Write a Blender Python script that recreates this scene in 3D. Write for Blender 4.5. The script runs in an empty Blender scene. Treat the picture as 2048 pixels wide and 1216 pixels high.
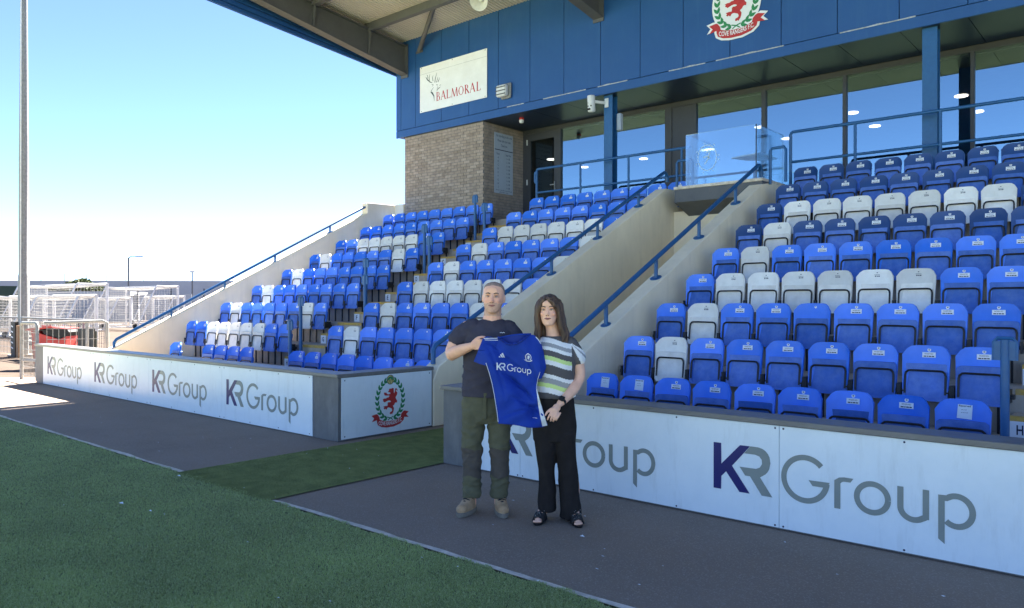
import bpy, bmesh, math, random
import numpy as np
from mathutils import Vector, Matrix, noise

S = bpy.context.scene
COL = S.collection
random.seed(7)
rng = np.random.default_rng(7)

# ---------------------------------------------------------------- camera
CAM_H = 1.62
YAW = 0.7142
cd = bpy.data.cameras.new('camera')
cd.sensor_width = 36.0
cd.lens = 36.0 * 1531.0 / 2048.0
cd.clip_start = 0.05
cd.clip_end = 3000.0
cam = bpy.data.objects.new('camera', cd)
COL.objects.link(cam)
_pitch, _roll = -0.0006, 0.0016
_f = Vector((-math.sin(YAW), math.cos(YAW), 0)); _r = Vector((math.cos(YAW), math.sin(YAW), 0)); _u = Vector((0, 0, 1))
_f2 = _f * math.cos(_pitch) + _u * math.sin(_pitch); _u2 = _u * math.cos(_pitch) - _f * math.sin(_pitch)
_r3 = _r * math.cos(_roll) + _u2 * math.sin(_roll); _u3 = _u2 * math.cos(_roll) - _r * math.sin(_roll)
cam.matrix_world = Matrix(((_r3.x, _u3.x, -_f2.x, 0), (_r3.y, _u3.y, -_f2.y, 0), (_r3.z, _u3.z, -_f2.z, CAM_H), (0, 0, 0, 1)))
S.camera = cam

# ---------------------------------------------------------------- sky, sun, exposure
SUN_DIR = Vector((-0.32, 0.823, 1.0)).normalized()      # towards the sun: behind the stand, a little to the left
w = bpy.data.worlds.new('World'); S.world = w; w.use_nodes = True
nt = w.node_tree
sky = nt.nodes.new('ShaderNodeTexSky'); sky.sky_type = 'NISHITA'; sky.sun_disc = False
sky.sun_elevation = math.asin(SUN_DIR.z)
sky.sun_rotation = math.atan2(SUN_DIR.x, SUN_DIR.y)
sky.altitude = 20; sky.air_density = 0.35; sky.dust_density = 0.0; sky.ozone_density = 3.0
bgn = nt.nodes['Background']; bgn.inputs['Strength'].default_value = 0.056
nt.links.new(sky.outputs[0], bgn.inputs['Color'])
sl = bpy.data.lights.new('sun', 'SUN'); sl.energy = 5.0; sl.angle = math.radians(0.53); sl.color = (1.0, 0.95, 0.87)
so = bpy.data.objects.new('sun', sl); COL.objects.link(so); so.location = (0, 0, 40)
so.rotation_euler = (-SUN_DIR).to_track_quat('-Z', 'Y').to_euler()
S.view_settings.view_transform = 'Standard'; S.view_settings.look = 'None'
S.view_settings.exposure = 3.22; S.view_settings.gamma = 1.0; S.view_settings.use_curve_mapping = False
S.cycles.max_bounces = 8; S.cycles.transparent_max_bounces = 16
S.cycles.use_denoising = True

# ---------------------------------------------------------------- materials
def _n(t, kind, **kw):
    n = t.nodes.new(kind)
    for k, v in kw.items(): setattr(n, k, v)
    return n

def mat(name, col, rough=0.6, metal=0.0, var=0.12, vs=6.0, bump=0.0, bs=60.0, spec=0.4, seat=False, chalk=None, stretch=None, transl=0.0, speck=None):
    m = bpy.data.materials.new(name); m.use_nodes = True; t = m.node_tree
    b = t.nodes['Principled BSDF']
    b.inputs['Roughness'].default_value = rough; b.inputs['Metallic'].default_value = metal
    b.inputs['Specular IOR Level'].default_value = spec
    geo = _n(t, 'ShaderNodeNewGeometry')
    src = geo.outputs['Position']
    if stretch:
        mp = _n(t, 'ShaderNodeMapping'); mp.inputs['Scale'].default_value = stretch
        t.links.new(src, mp.inputs['Vector']); src = mp.outputs['Vector']
    nz = _n(t, 'ShaderNodeTexNoise'); nz.inputs['Scale'].default_value = vs; nz.inputs['Detail'].default_value = 6
    nz.inputs['Roughness'].default_value = 0.62
    t.links.new(src, nz.inputs['Vector'])
    mr = _n(t, 'ShaderNodeMapRange'); mr.inputs['From Min'].default_value = 0.3; mr.inputs['From Max'].default_value = 0.7
    t.links.new(nz.outputs['Fac'], mr.inputs['Value'])
    mx = _n(t, 'ShaderNodeMix', data_type='RGBA')
    lo = tuple(c * (1 - var) for c in col) + (1,); hi = tuple(min(1, c * (1 + var)) for c in col) + (1,)
    mx.inputs['A'].default_value = lo; mx.inputs['B'].default_value = hi
    t.links.new(mr.outputs['Result'], mx.inputs['Factor'])
    out = mx.outputs['Result']
    if chalk:                                     # weathering: pale chalky bloom in broad patches
        n2 = _n(t, 'ShaderNodeTexNoise'); n2.inputs['Scale'].default_value = chalk[1]; n2.inputs['Detail'].default_value = 8
        n2.inputs['Roughness'].default_value = 0.7
        t.links.new(src, n2.inputs['Vector'])
        r2 = _n(t, 'ShaderNodeMapRange'); r2.inputs['From Min'].default_value = 0.42; r2.inputs['From Max'].default_value = 0.72
        r2.inputs['To Max'].default_value = chalk[2]
        t.links.new(n2.outputs['Fac'], r2.inputs['Value'])
        m2 = _n(t, 'ShaderNodeMix', data_type='RGBA'); m2.inputs['B'].default_value = tuple(chalk[0]) + (1,)
        t.links.new(r2.outputs['Result'], m2.inputs['Factor']); t.links.new(out, m2.inputs['A']); out = m2.outputs['Result']
    if speck:                                     # aggregate: scattered light grains
        v = _n(t, 'ShaderNodeTexVoronoi'); v.inputs['Scale'].default_value = speck[1]
        t.links.new(geo.outputs['Position'], v.inputs['Vector'])
        wn = _n(t, 'ShaderNodeTexWhiteNoise'); t.links.new(v.outputs['Color'], wn.inputs['Vector'])
        r3 = _n(t, 'ShaderNodeMapRange'); r3.inputs['From Min'].default_value = speck[2]; r3.inputs['From Max'].default_value = 1.0; r3.inputs['To Max'].default_value = speck[3]
        t.links.new(wn.outputs['Value'], r3.inputs['Value'])
        m3 = _n(t, 'ShaderNodeMix', data_type='RGBA'); m3.inputs['B'].default_value = tuple(speck[0]) + (1,)
        t.links.new(r3.outputs['Result'], m3.inputs['Factor']); t.links.new(out, m3.inputs['A']); out = m3.outputs['Result']
    if seat:                                      # every seat has faded a little differently
        oi = _n(t, 'ShaderNodeObjectInfo')
        hv = _n(t, 'ShaderNodeHueSaturation')
        r4 = _n(t, 'ShaderNodeMapRange'); r4.inputs['To Min'].default_value = 0.80; r4.inputs['To Max'].default_value = 1.12
        t.links.new(oi.outputs['Random'], r4.inputs['Value']); t.links.new(r4.outputs['Result'], hv.inputs['Value'])
        r5 = _n(t, 'ShaderNodeMapRange'); r5.inputs['To Min'].default_value = 1.04; r5.inputs['To Max'].default_value = 0.93
        t.links.new(oi.outputs['Random'], r5.inputs['Value']); t.links.new(r5.outputs['Result'], hv.inputs['Saturation'])
        t.links.new(out, hv.inputs['Color']); out = hv.outputs['Color']
    t.links.new(out, b.inputs['Base Color'])
    if bump:
        n3 = _n(t, 'ShaderNodeTexNoise'); n3.inputs['Scale'].default_value = bs; n3.inputs['Detail'].default_value = 5
        t.links.new(src, n3.inputs['Vector'])
        bp = _n(t, 'ShaderNodeBump'); bp.inputs['Strength'].default_value = bump; bp.inputs['Distance'].default_value = 0.01
        t.links.new(n3.outputs['Fac'], bp.inputs['Height']); t.links.new(bp.outputs['Normal'], b.inputs['Normal'])
    if transl:
        tr = _n(t, 'ShaderNodeBsdfTranslucent'); t.links.new(out, tr.inputs['Color'])
        ms = _n(t, 'ShaderNodeMixShader'); ms.inputs[0].default_value = transl
        o = t.nodes['Material Output']
        t.links.new(b.outputs[0], ms.inputs[1]); t.links.new(tr.outputs[0], ms.inputs[2]); t.links.new(ms.outputs[0], o.inputs['Surface'])
    return m

def streaks(m, col, amount, scale=(2.2, 2.2, .18)):       # rain streaks and grime running down a wall
    t = m.node_tree; b = t.nodes['Principled BSDF']; src = b.inputs['Base Color'].links[0].from_socket
    geo = _n(t, 'ShaderNodeNewGeometry'); mp = _n(t, 'ShaderNodeMapping'); mp.inputs['Scale'].default_value = scale
    t.links.new(geo.outputs['Position'], mp.inputs['Vector'])
    nz = _n(t, 'ShaderNodeTexNoise'); nz.inputs['Scale'].default_value = 3; nz.inputs['Detail'].default_value = 9; nz.inputs['Roughness'].default_value = .72
    t.links.new(mp.outputs['Vector'], nz.inputs['Vector'])
    mr = _n(t, 'ShaderNodeMapRange'); mr.inputs['From Min'].default_value = .53; mr.inputs['From Max'].default_value = .75; mr.inputs['To Max'].default_value = amount
    t.links.new(nz.outputs['Fac'], mr.inputs['Value'])
    mx = _n(t, 'ShaderNodeMix', data_type='RGBA'); mx.inputs['B'].default_value = tuple(col) + (1,)
    t.links.new(mr.outputs['Result'], mx.inputs['Factor']); t.links.new(src, mx.inputs['A']); t.links.new(mx.outputs['Result'], b.inputs['Base Color'])

def glass(name, refl, tint, rough=0.0, fres=False, trans=(1, 1, 1)):
    m = bpy.data.materials.new(name); m.use_nodes = True; t = m.node_tree
    t.nodes.remove(t.nodes['Principled BSDF'])
    o = t.nodes['Material Output']
    tr = _n(t, 'ShaderNodeBsdfTransparent'); tr.inputs['Color'].default_value = tuple(trans) + (1,)
    gl = _n(t, 'ShaderNodeBsdfGlossy'); gl.inputs['Color'].default_value = tuple(tint) + (1,); gl.inputs['Roughness'].default_value = rough
    ms = _n(t, 'ShaderNodeMixShader'); ms.inputs[0].default_value = refl
    if fres:
        lw = _n(t, 'ShaderNodeLayerWeight'); lw.inputs['Blend'].default_value = 0.5
        mr = _n(t, 'ShaderNodeMapRange'); mr.inputs['To Min'].default_value = refl; mr.inputs['To Max'].default_value = min(1, refl + .5)
        t.links.new(lw.outputs['Fresnel'], mr.inputs['Value']); t.links.new(mr.outputs['Result'], ms.inputs[0])
    t.links.new(tr.outputs[0], ms.inputs[1]); t.links.new(gl.outputs[0], ms.inputs[2]); t.links.new(ms.outputs[0], o.inputs['Surface'])
    return m

def emis(name, col, strength):
    m = bpy.data.materials.new(name); m.use_nodes = True; b = m.node_tree.nodes['Principled BSDF']
    b.inputs['Base Color'].default_value = (.8, .8, .8, 1); b.inputs['Emission Color'].default_value = tuple(col) + (1,); b.inputs['Emission Strength'].default_value = strength
    return m

M = {}
M['tarmac'] = mat('tarmac', (.30, .225, .165), .9, var=.16, vs=1.1, bump=.7, bs=120, spec=.2, speck=((.46, .39, .33), 130, .78, .5), chalk=((.24, .18, .14), .55, .6))
M['ground'] = mat('dry_sandy_ground', (.066, .046, .033), .95, var=.25, vs=.9, bump=.4, bs=20, spec=.2, chalk=((.095, .070, .052), 3, .6))
M['turf'] = mat('turf_backing', (.22, .245, .125), .95, var=.3, vs=30, bump=.6, bs=300, spec=.1)
M['blade'] = mat('turf_blades', (.37, .445, .150), .75, var=.35, vs=1.1, spec=.25, transl=.3, speck=((.72, .76, .42), 190, .35, .9))
M['mat'] = mat('green_matting', (.22, .25, .085), .95, var=.3, vs=5, bump=.7, bs=260, spec=.1, speck=((.32, .34, .14), 160, .5, .6))
M['edging'] = mat('pale_edging', (.66, .57, .46), .9, var=.35, vs=9, bump=.4, bs=60)
M['cream'] = mat('cream_render', (.93, .79, .57), .85, var=.07, vs=2.2, bump=.25, bs=140, spec=.25, chalk=((.82, .69, .49), 1.3, .35), stretch=(1, 1, .6))
M['concrete'] = mat('stand_concrete', (.50, .42, .33), .9, var=.22, vs=5, bump=.3, bs=60, spec=.25, chalk=((.36, .30, .235), 2.5, .6))
M['nosing'] = mat('yellow_nosing', (.60, .36, .07), .8, var=.2, vs=25, chalk=((.40, .32, .18), 14, .7))
M['panelw'] = mat('white_board_panel', (.80, .86, .88), .28, var=.025, vs=2, spec=.5, chalk=((.64, .73, .77), 5, .3))
M['boardgrey'] = mat('board_grey', (.14, .135, .13), .55, var=.10, vs=4, spec=.4, chalk=((.17, .18, .18), 8, .35))
M['capgrey'] = mat('cap_grey', (.17, .16, .15), .38, var=.15, vs=9, spec=.5, chalk=((.22, .22, .21), 12, .5), stretch=(.3, 2, 2))
M['logonavy'] = mat('logo_navy', (.012, .012, .13), .35, var=.05)
M['logogrey'] = mat('logo_grey', (.24, .27, .25), .35, var=.05)
M['seatblue'] = mat('seat_blue', (.030, .205, .90), .36, var=.08, vs=5, seat=True, spec=.45, chalk=((.09, .26, .90), 9, .3), transl=.07)
M['panblue'] = mat('seat_pan_blue', (.052, .150, .52), .5, var=.14, vs=9, seat=True, chalk=((.15, .26, .58), 11, .6), transl=.05)
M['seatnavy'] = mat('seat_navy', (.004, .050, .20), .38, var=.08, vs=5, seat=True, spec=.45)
M['seatwhite'] = mat('seat_white', (.92, .89, .82), .4, var=.05, vs=7, seat=True, chalk=((.76, .72, .63), 10, .45), transl=.12)
M['panwhite'] = mat('seat_pan_white', (.86, .82, .75), .5, var=.07, vs=9, seat=True, chalk=((.66, .61, .53), 8, .55), transl=.08)
M['blacktube'] = mat('black_tube', (.014, .014, .016), .45, var=.2, vs=30)
M['sticker'] = mat('white_sticker', (.80, .82, .84), .5, var=.03)
M['ink'] = mat('dark_ink', (.015, .02, .06), .6, var=.05)
M['railblue'] = mat('rail_blue', (.015, .100, .26), .42, var=.12, vs=12, spec=.5, chalk=((.035, .13, .26), 20, .4))
M['fascia'] = mat('fascia_blue', (.016, .082, .255), .42, var=.05, vs=.8, spec=.45, chalk=((.03, .11, .29), 2, .35))
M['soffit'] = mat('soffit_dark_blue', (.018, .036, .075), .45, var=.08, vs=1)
M['rubber'] = mat('joint_black', (.010, .018, .05), .7, var=.05)
M['sealant'] = mat('pale_sealant', (.40, .42, .44), .8, var=.3, vs=20)
M['steelgrey'] = mat('steel_grey', (.095, .098, .104), .55, var=.12, vs=3, spec=.4, chalk=((.14, .135, .13), 5, .4))
M['roofsheet'] = mat('roof_liner_sheet', (.54, .50, .46), .6, var=.08, vs=1.2, chalk=((.42, .38, .34), .8, .5))
M['galv'] = mat('galvanised_steel', (.24, .24, .235), .6, metal=.1, var=.25, vs=14, spec=.5, chalk=((.32, .32, .31), 30, .6))
M['frame'] = mat('window_frame_grey', (.055, .056, .060), .5, var=.06)
M['brick'] = mat('buff_brick', (.34, .27, .215), .9, var=.25, vs=7, bump=.4, bs=120, seat=True)
M['mortar'] = mat('mortar', (.16, .15, .14), .95, var=.15, vs=20)
M['winglass'] = glass('window_glass', .42, (.64, .90, 1.0), .002)
M['doorglass'] = glass('door_glass', .12, (.7, .8, .8), .003, trans=(.5, .55, .55))
M['podglass'] = glass('balustrade_glass', .03, (.9, .97, 1), .002, fres=True, trans=(.93, .97, .97))
M['frost'] = mat('etched_glass', (.55, .66, .72), .7, var=.05)
M['room'] = mat('dark_room', (.035, .035, .035), .9, var=.1)
M['lamp'] = emis('ceiling_lamp', (1, .97, .90), 0.5)
M['red'] = mat('crest_red', (.50, .035, .035), .5, var=.12, vs=20)
M['green'] = mat('crest_green', (.03, .24, .09), .5, var=.25, vs=30)
M['gold'] = mat('crest_gold', (.62, .52, .18), .5, var=.15)
M['signred'] = mat('sign_red', (.48, .02, .035), .5, var=.06)
M['signwhite'] = mat('sign_white', (.84, .84, .83), .5, var=.05, vs=3, chalk=((.74, .73, .68), 4, .4))
M['signdark'] = mat('sign_dark', (.04, .06, .06), .5, var=.05)
M['signgrey'] = mat('sign_grey', (.40, .45, .52), .5, var=.04)
M['whiteplastic'] = mat('white_plastic', (.72, .72, .70), .45, var=.08, vs=12, chalk=((.5, .5, .47), 14, .4))
M['goalwhite'] = mat('goal_white', (.72, .71, .69), .5, var=.08, vs=9, chalk=((.50, .47, .43), 6, .4))
M['net'] = mat('goal_net', (.55, .53, .49), .8, var=.1)
M['binred'] = mat('bin_red', (.52, .045, .035), .5, var=.15, vs=5)
M['black'] = mat('black_plastic', (.012, .012, .012), .6, var=.2)
M['timber'] = mat('timber', (.36, .22, .12), .85, var=.25, vs=10)
M['tin'] = mat('grey_tin', (.40, .405, .42), .6, var=.06, vs=.3)
M['tin2'] = mat('pale_tin', (.46, .46, .46), .6, var=.1, vs=.6)
M['dgreen'] = mat('container_green', (.020, .045, .030), .6, var=.12, vs=2)
M['leaf'] = mat('hedge_leaf', (.085, .105, .035), .8, var=.45, vs=2)
M['bark'] = mat('bark', (.10, .075, .05), .9, var=.3)

streaks(M['cream'], (.60, .49, .35), .32)
streaks(M['concrete'], (.24, .20, .16), .6)
streaks(M['panelw'], (.50, .53, .52), .35, (3, 3, .5))
streaks(M['fascia'], (.05, .14, .30), .35)
streaks(M['boardgrey'], (.26, .25, .23), .5, (2, 2, .6))

# ---------------------------------------------------------------- mesh helpers
class MB:
    def __init__(s): s.v = []; s.f = []; s.m = []
    def add(s, vs, fs, m=0):
        o = len(s.v); s.v.extend(tuple(p) for p in vs); s.f.extend(tuple(i + o for i in f) for f in fs); s.m.extend([m] * len(fs)); return s
    def box(s, x0, x1, y0, y1, z0, z1, m=0, c=0.0):
        if c <= 0:
            vs = [(x, y, z) for z in (z0, z1) for y in (y0, y1) for x in (x0, x1)]
            return s.add(vs, [(0, 2, 3, 1), (4, 5, 7, 6), (0, 1, 5, 4), (2, 6, 7, 3), (0, 4, 6, 2), (1, 3, 7, 5)], m)
        bm = bmesh.new(); bmesh.ops.create_cube(bm, size=1)
        for v in bm.verts: v.co = Vector(((x0 + x1) / 2 + v.co.x * (x1 - x0), (y0 + y1) / 2 + v.co.y * (y1 - y0), (z0 + z1) / 2 + v.co.z * (z1 - z0)))
        bmesh.ops.bevel(bm, geom=bm.edges[:], offset=c, segments=1, affect='EDGES')
        bm.verts.index_update()
        s.add([v.co[:] for v in bm.verts], [[v.index for v in f.verts] for f in bm.faces], m); bm.free(); return s
    def obox(s, c, ax, ay, az, m=0):                 # oriented box: centre and three half-axis vectors
        c = Vector(c); ax = Vector(ax); ay = Vector(ay); az = Vector(az)
        vs = [c + ax * i + ay * j + az * k for k in (-1, 1) for j in (-1, 1) for i in (-1, 1)]
        return s.add(vs, [(0, 2, 3, 1), (4, 5, 7, 6), (0, 1, 5, 4), (2, 6, 7, 3), (0, 4, 6, 2), (1, 3, 7, 5)], m)
    def bar(s, a, b, w, h, up=(0, 0, 1), m=0):       # rectangular bar from a to b
        a = Vector(a); b = Vector(b); d = b - a; up = Vector(up)
        if abs(d.normalized().dot(up)) > .99: up = Vector((1, 0, 0))
        sd = d.cross(up).normalized(); u2 = sd.cross(d).normalized()
        return s.obox((a + b) / 2, d / 2, sd * (w / 2), u2 * (h / 2), m)
    def prism(s, pts, fn, d0, d1, m=0):              # polygon (2-D) mapped by fn(u, v, depth), extruded d0 -> d1
        n = len(pts)
        vs = [fn(u, v, d0) for u, v in pts] + [fn(u, v, d1) for u, v in pts]
        fs = [tuple(range(n)), tuple(range(2 * n - 1, n - 1, -1))] + [((i + 1) % n, i, n + i, n + (i + 1) % n) for i in range(n)]
        return s.add(vs, fs, m)
    def tube(s, path, r, n=8, m=0, caps=True):
        P = [Vector(p) for p in path]; k = len(P); rr = r if isinstance(r, (list, tuple)) else [r] * k
        T = []
        for i in range(k):
            a = P[max(0, i - 1)]; b = P[min(k - 1, i + 1)]
            d = (b - a); T.append(d.normalized() if d.length > 1e-9 else Vector((0, 0, 1)))
        ref = Vector((0, 0, 1)) if abs(T[0].z) < .9 else Vector((1, 0, 0))
        nrm = T[0].cross(ref).normalized(); o = len(s.v)
        for i in range(k):
            nrm = (nrm - T[i] * nrm.dot(T[i])).normalized(); bn = T[i].cross(nrm)
            for j in range(n):
                a = 2 * math.pi * j / n
                s.v.append(tuple(P[i] + (nrm * math.cos(a) + bn * math.sin(a)) * rr[i]))
        for i in range(k - 1):
            for j in range(n):
                s.f.append((o + i * n + j, o + i * n + (j + 1) % n, o + (i + 1) * n + (j + 1) % n, o + (i + 1) * n + j)); s.m.append(m)
        if caps:
            s.f.append(tuple(o + j for j in range(n - 1, -1, -1))); s.m.append(m)
            s.f.append(tuple(o + (k - 1) * n + j for j in range(n))); s.m.append(m)
        return s
    def lathe(s, prof, c=(0, 0, 0), axis=(0, 0, 1), n=16, m=0, cap=True):   # prof: (radius, height along axis)
        ax = Vector(axis).normalized(); ref = Vector((0, 0, 1)) if abs(ax.z) < .9 else Vector((1, 0, 0))
        e1 = ax.cross(ref).normalized(); e2 = ax.cross(e1); c = Vector(c); o = len(s.v); k = len(prof)
        for (r, h) in prof:
            for j in range(n):
                a = 2 * math.pi * j / n; s.v.append(tuple(c + ax * h + (e1 * math.cos(a) + e2 * math.sin(a)) * r))
        for i in range(k - 1):
            for j in range(n):
                s.f.append((o + i * n + j, o + i * n + (j + 1) % n, o + (i + 1) * n + (j + 1) % n, o + (i + 1) * n + j)); s.m.append(m)
        if cap:
            s.f.append(tuple(o + j for j in range(n - 1, -1, -1))); s.m.append(m); s.f.append(tuple(o + (k - 1) * n + j for j in range(n))); s.m.append(m)
        return s
    def ball(s, c, rx, ry, rz, nu=12, nv=8, m=0):
        c = Vector(c); o = len(s.v)
        for i in range(nv + 1):
            th = math.pi * i / nv
            for j in range(nu):
                ph = 2 * math.pi * j / nu
                s.v.append((c.x + rx * math.sin(th) * math.cos(ph), c.y + ry * math.sin(th) * math.sin(ph), c.z + rz * math.cos(th)))
        for i in range(nv):
            for j in range(nu):
                s.f.append((o + i * nu + j, o + (i + 1) * nu + j, o + (i + 1) * nu + (j + 1) % nu, o + i * nu + (j + 1) % nu)); s.m.append(m)
        return s
    def mesh(s, name, mats, smooth=False):
        me = bpy.data.meshes.new(name); me.from_pydata(s.v, [], s.f)
        if not isinstance(mats, (list, tuple)): mats = [mats]
        for x in mats: me.materials.append(M[x] if isinstance(x, str) else x)
        if len(mats) > 1: me.polygons.foreach_set('material_index', s.m)
        if smooth:
            me.polygons.foreach_set('use_smooth', [True] * len(me.polygons)); me.set_sharp_from_angle(angle=math.radians(38))
        me.validate(); me.update(); return me
    def build(s, name, mats, parent=None, smooth=False, **kw):
        return place(name, s.mesh(name, mats, smooth), parent, **kw)

def place(name, me, parent=None, loc=None, local=False):
    o = bpy.data.objects.new(name, me); COL.objects.link(o)
    if parent is not None:
        o.parent = parent
        if not local and parent.type == 'EMPTY':     # vertices are in world coordinates (a mesh parent already is)
            o.matrix_parent_inverse = parent.matrix_basis.inverted()
    if loc is not None: o.location = loc
    return o

def thing(name, label, cat, loc=(0, 0, 0), group=None, rz=0.0):
    o = bpy.data.objects.new(name, None); COL.objects.link(o); o.location = loc; o.rotation_euler = (0, 0, rz); o.empty_display_size = .1
    o['label'] = label; o['category'] = cat
    if group: o['group'] = group
    return o

def tag(o, label, cat, group=None):
    o['label'] = label; o['category'] = cat
    if group: o['group'] = group
    return o

def struct(o): o['kind'] = 'structure'; return o

TMP = bpy.data.scenes.new('workbench')                 # scratch scene for evaluating text and fused bodies
def evaluated(o):
    TMP.collection.objects.link(o); vl = TMP.view_layers[0]; vl.update(); dg = vl.depsgraph
    return bpy.data.meshes.new_from_object(o.evaluated_get(dg))
_txt = {}
def text_geo(s, bold=0.0):                            # flat letter outlines as (verts, faces), unit cap height, origin bottom left
    if (s, bold) in _txt: return _txt[(s, bold)]
    cu = bpy.data.curves.new('t', 'FONT'); cu.body = s; cu.size = 1.0; cu.resolution_u = 3; cu.offset = bold
    o = bpy.data.objects.new('t', cu); me = evaluated(o)
    vs = np.array([v.co[:] for v in me.vertices]) if len(me.vertices) else np.zeros((1, 3)); fs = [tuple(p.vertices) for p in me.polygons]
    bpy.data.objects.remove(o); bpy.data.curves.remove(cu); bpy.data.meshes.remove(me)
    vs[:, :2] -= vs[:, :2].min(0); h = 0.729
    vs /= h
    _txt[(s, bold)] = (vs, fs, float(vs[:, 0].max())); return _txt[(s, bold)]

def put_text(mb, s, fn, width=None, height=None, x0=0., y0=0., align='l', m=0, bold=0.0):
    vs, fs, wd = text_geo(s, bold)
    sy = height if height else width / wd
    sx = (width / wd) if width else sy
    off = {'l': 0, 'c': -wd * sx / 2, 'r': -wd * sx}[align]
    mb.add([fn(x0 + off + v[0] * sx, y0 + v[1] * sy) for v in vs], fs, m)

def arc(cx, cy, rx, ry, a0, a1, n=16):
    return [(cx + rx * math.cos(math.radians(a0 + (a1 - a0) * i / n)), cy + ry * math.sin(math.radians(a0 + (a1 - a0) * i / n))) for i in range(n + 1)]

def ribbon(path, w):                                  # closed outline of a stroked 2-D path
    L, R = [], []
    for i, p in enumerate(path):
        a = path[max(0, i - 1)]; b = path[min(len(path) - 1, i + 1)]
        dx, dy = b[0] - a[0], b[1] - a[1]; l = math.hypot(dx, dy) or 1
        ww = (w[i] if isinstance(w, (list, tuple)) else w) / 2
        L.append((p[0] - dy / l * ww, p[1] + dx / l * ww)); R.append((p[0] + dy / l * ww, p[1] - dx / l * ww))
    return L, R
def stroke(mb, path, w, fn, d0, d1, m=0):             # stroked path as extruded strip of quads
    L, R = ribbon(path, w); n = len(path)
    vs = [fn(*p, d1) for p in L] + [fn(*p, d1) for p in R] + [fn(*p, d0) for p in L] + [fn(*p, d0) for p in R]
    fs = []
    for i in range(n - 1):
        fs += [(i, i + 1, n + i + 1, n + i), (2 * n + i, 2 * n + i + 1, i + 1, i), (n + i, n + i + 1, 3 * n + i + 1, 3 * n + i)]
    fs += [(0, n, 3 * n, 2 * n), (n - 1, 2 * n - 1, 4 * n - 1, 3 * n - 1)]
    mb.add(vs, fs, m)
# ================================================================= the setting: ground
mb = MB(); mb.add([(-700, -500, -.012), (500, -500, -.012), (500, 700, -.012), (-700, 700, -.012)], [(0, 1, 2, 3)])
struct(mb.build('ground', 'ground'))
mb = MB(); mb.add([(-90, 3.46, -.004), (40, 3.46, -.004), (40, 7.7, -.004), (-17.9, 7.7, -.004), (-18.3, 6.2, -.004), (-19.3, 5.3, -.004), (-22, 4.9, -.004), (-90, 4.7, -.004)], [(0, 1, 2, 3, 4, 5, 6, 7)])
struct(mb.build('tarmac_path', 'tarmac'))
mb = MB(); mb.add([(-110, -75, -.002), (60, -75, -.002), (60, 3.44, -.002), (-110, 3.44, -.002)], [(0, 1, 2, 3)])
struct(mb.build('pitch', 'turf'))
# pale concrete edging between pitch and path, broken where the tunnel matting runs out to the pitch
for a, b in ((-90, -7.2), (-5.6, 40)):
    mb = MB(); n = 160 if b > 0 else 240; vs = []; xs = np.linspace(max(a, -40), min(b, 8), n)
    for x in xs:
        j = .016 * noise.noise(Vector((x * 3.1, 0, 0))) + .012 * noise.noise(Vector((x * 11, 4, 0)))
        wd = .045 + .03 * noise.noise(Vector((x * 1.7, 9, 0)))
        vs += [(x, 3.455 + j * .5, .002), (x, 3.455 + j * .5 + max(.018, wd), .003)]
    mb.add(vs, [(2 * i, 2 * i + 2, 2 * i + 3, 2 * i + 1) for i in range(n - 1)])
    struct(mb.build('edging_strip', 'edging'))
# matting from the players' tunnel down to the pitch
mb = MB(); xs = np.linspace(-7.19, -5.61, 40); vs = []
for yy in (3.40, 3.9, 5.0, 6.5, 14.0):
    for x in xs: vs.append((x + .012 * noise.noise(Vector((yy * 2, x, 0))), yy, .006))
mb.add(vs, [(r * 40 + i, r * 40 + i + 1, (r + 1) * 40 + i + 1, (r + 1) * 40 + i) for r in range(4) for i in range(39)])
struct(mb.build('tunnel_matting', 'mat'))

def blades(name, n, sample, hmin, hmax, material, wdt=.0035):
    P = sample(n); n = len(P)
    ang = rng.uniform(0, 2 * np.pi, n); h = rng.uniform(hmin, hmax, n); lean = rng.uniform(.2, 1.1, n) * h; la = rng.uniform(0, 2 * np.pi, n)
    V = np.zeros((n, 3, 3)); c, s_ = np.cos(ang), np.sin(ang); ww = wdt * rng.uniform(.7, 1.4, n)
    V[:, 0] = np.c_[P[:, 0] - c * ww, P[:, 1] - s_ * ww, np.full(n, .0)]; V[:, 1] = np.c_[P[:, 0] + c * ww, P[:, 1] + s_ * ww, np.full(n, .0)]
    V[:, 2] = np.c_[P[:, 0] + np.cos(la) * lean, P[:, 1] + np.sin(la) * lean, h]
    me = bpy.data.meshes.new(name); me.vertices.add(3 * n); me.vertices.foreach_set('co', V.reshape(-1).astype(np.float32))
    me.loops.add(3 * n); me.loops.foreach_set('vertex_index', np.arange(3 * n, dtype=np.int32))
    me.polygons.add(n); me.polygons.foreach_set('loop_start', np.arange(0, 3 * n, 3, dtype=np.int32)); me.polygons.foreach_set('loop_total', np.full(n, 3, dtype=np.int32))
    me.materials.append(M[material]); me.update(calc_edges=True)
    o = bpy.data.objects.new(name, me); COL.objects.link(o); o['kind'] = 'stuff'; return o

def turf_sample(n):
    d = 2.6 * np.exp(rng.uniform(0, 1, n) * math.log(26 / 2.6))          # denser towards the photographer
    lat = rng.uniform(-.80, .35, n) * d
    X = -math.sin(YAW) * d + math.cos(YAW) * lat; Y = math.cos(YAW) * d + math.sin(YAW) * lat
    k = Y < 3.45 + .02 * np.sin(X * 9) + .015 * np.sin(X * 31)
    return np.c_[X[k], Y[k]]
o = blades('turf_grass', 1500000, turf_sample, .008, .019, 'blade', .0024)
tag(o, 'short green artificial grass covering the pitch', 'grass')
def mat_sample(n):
    X = rng.uniform(-7.18, -5.63, n); Y = 3.42 + rng.uniform(0, 1, n) ** 1.3 * 4.2
    return np.c_[X, Y]
o = blades('matting_pile', 110000, mat_sample, .006, .014, 'mat', .003)
tag(o, 'short green pile of the tunnel matting', 'matting')
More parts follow.
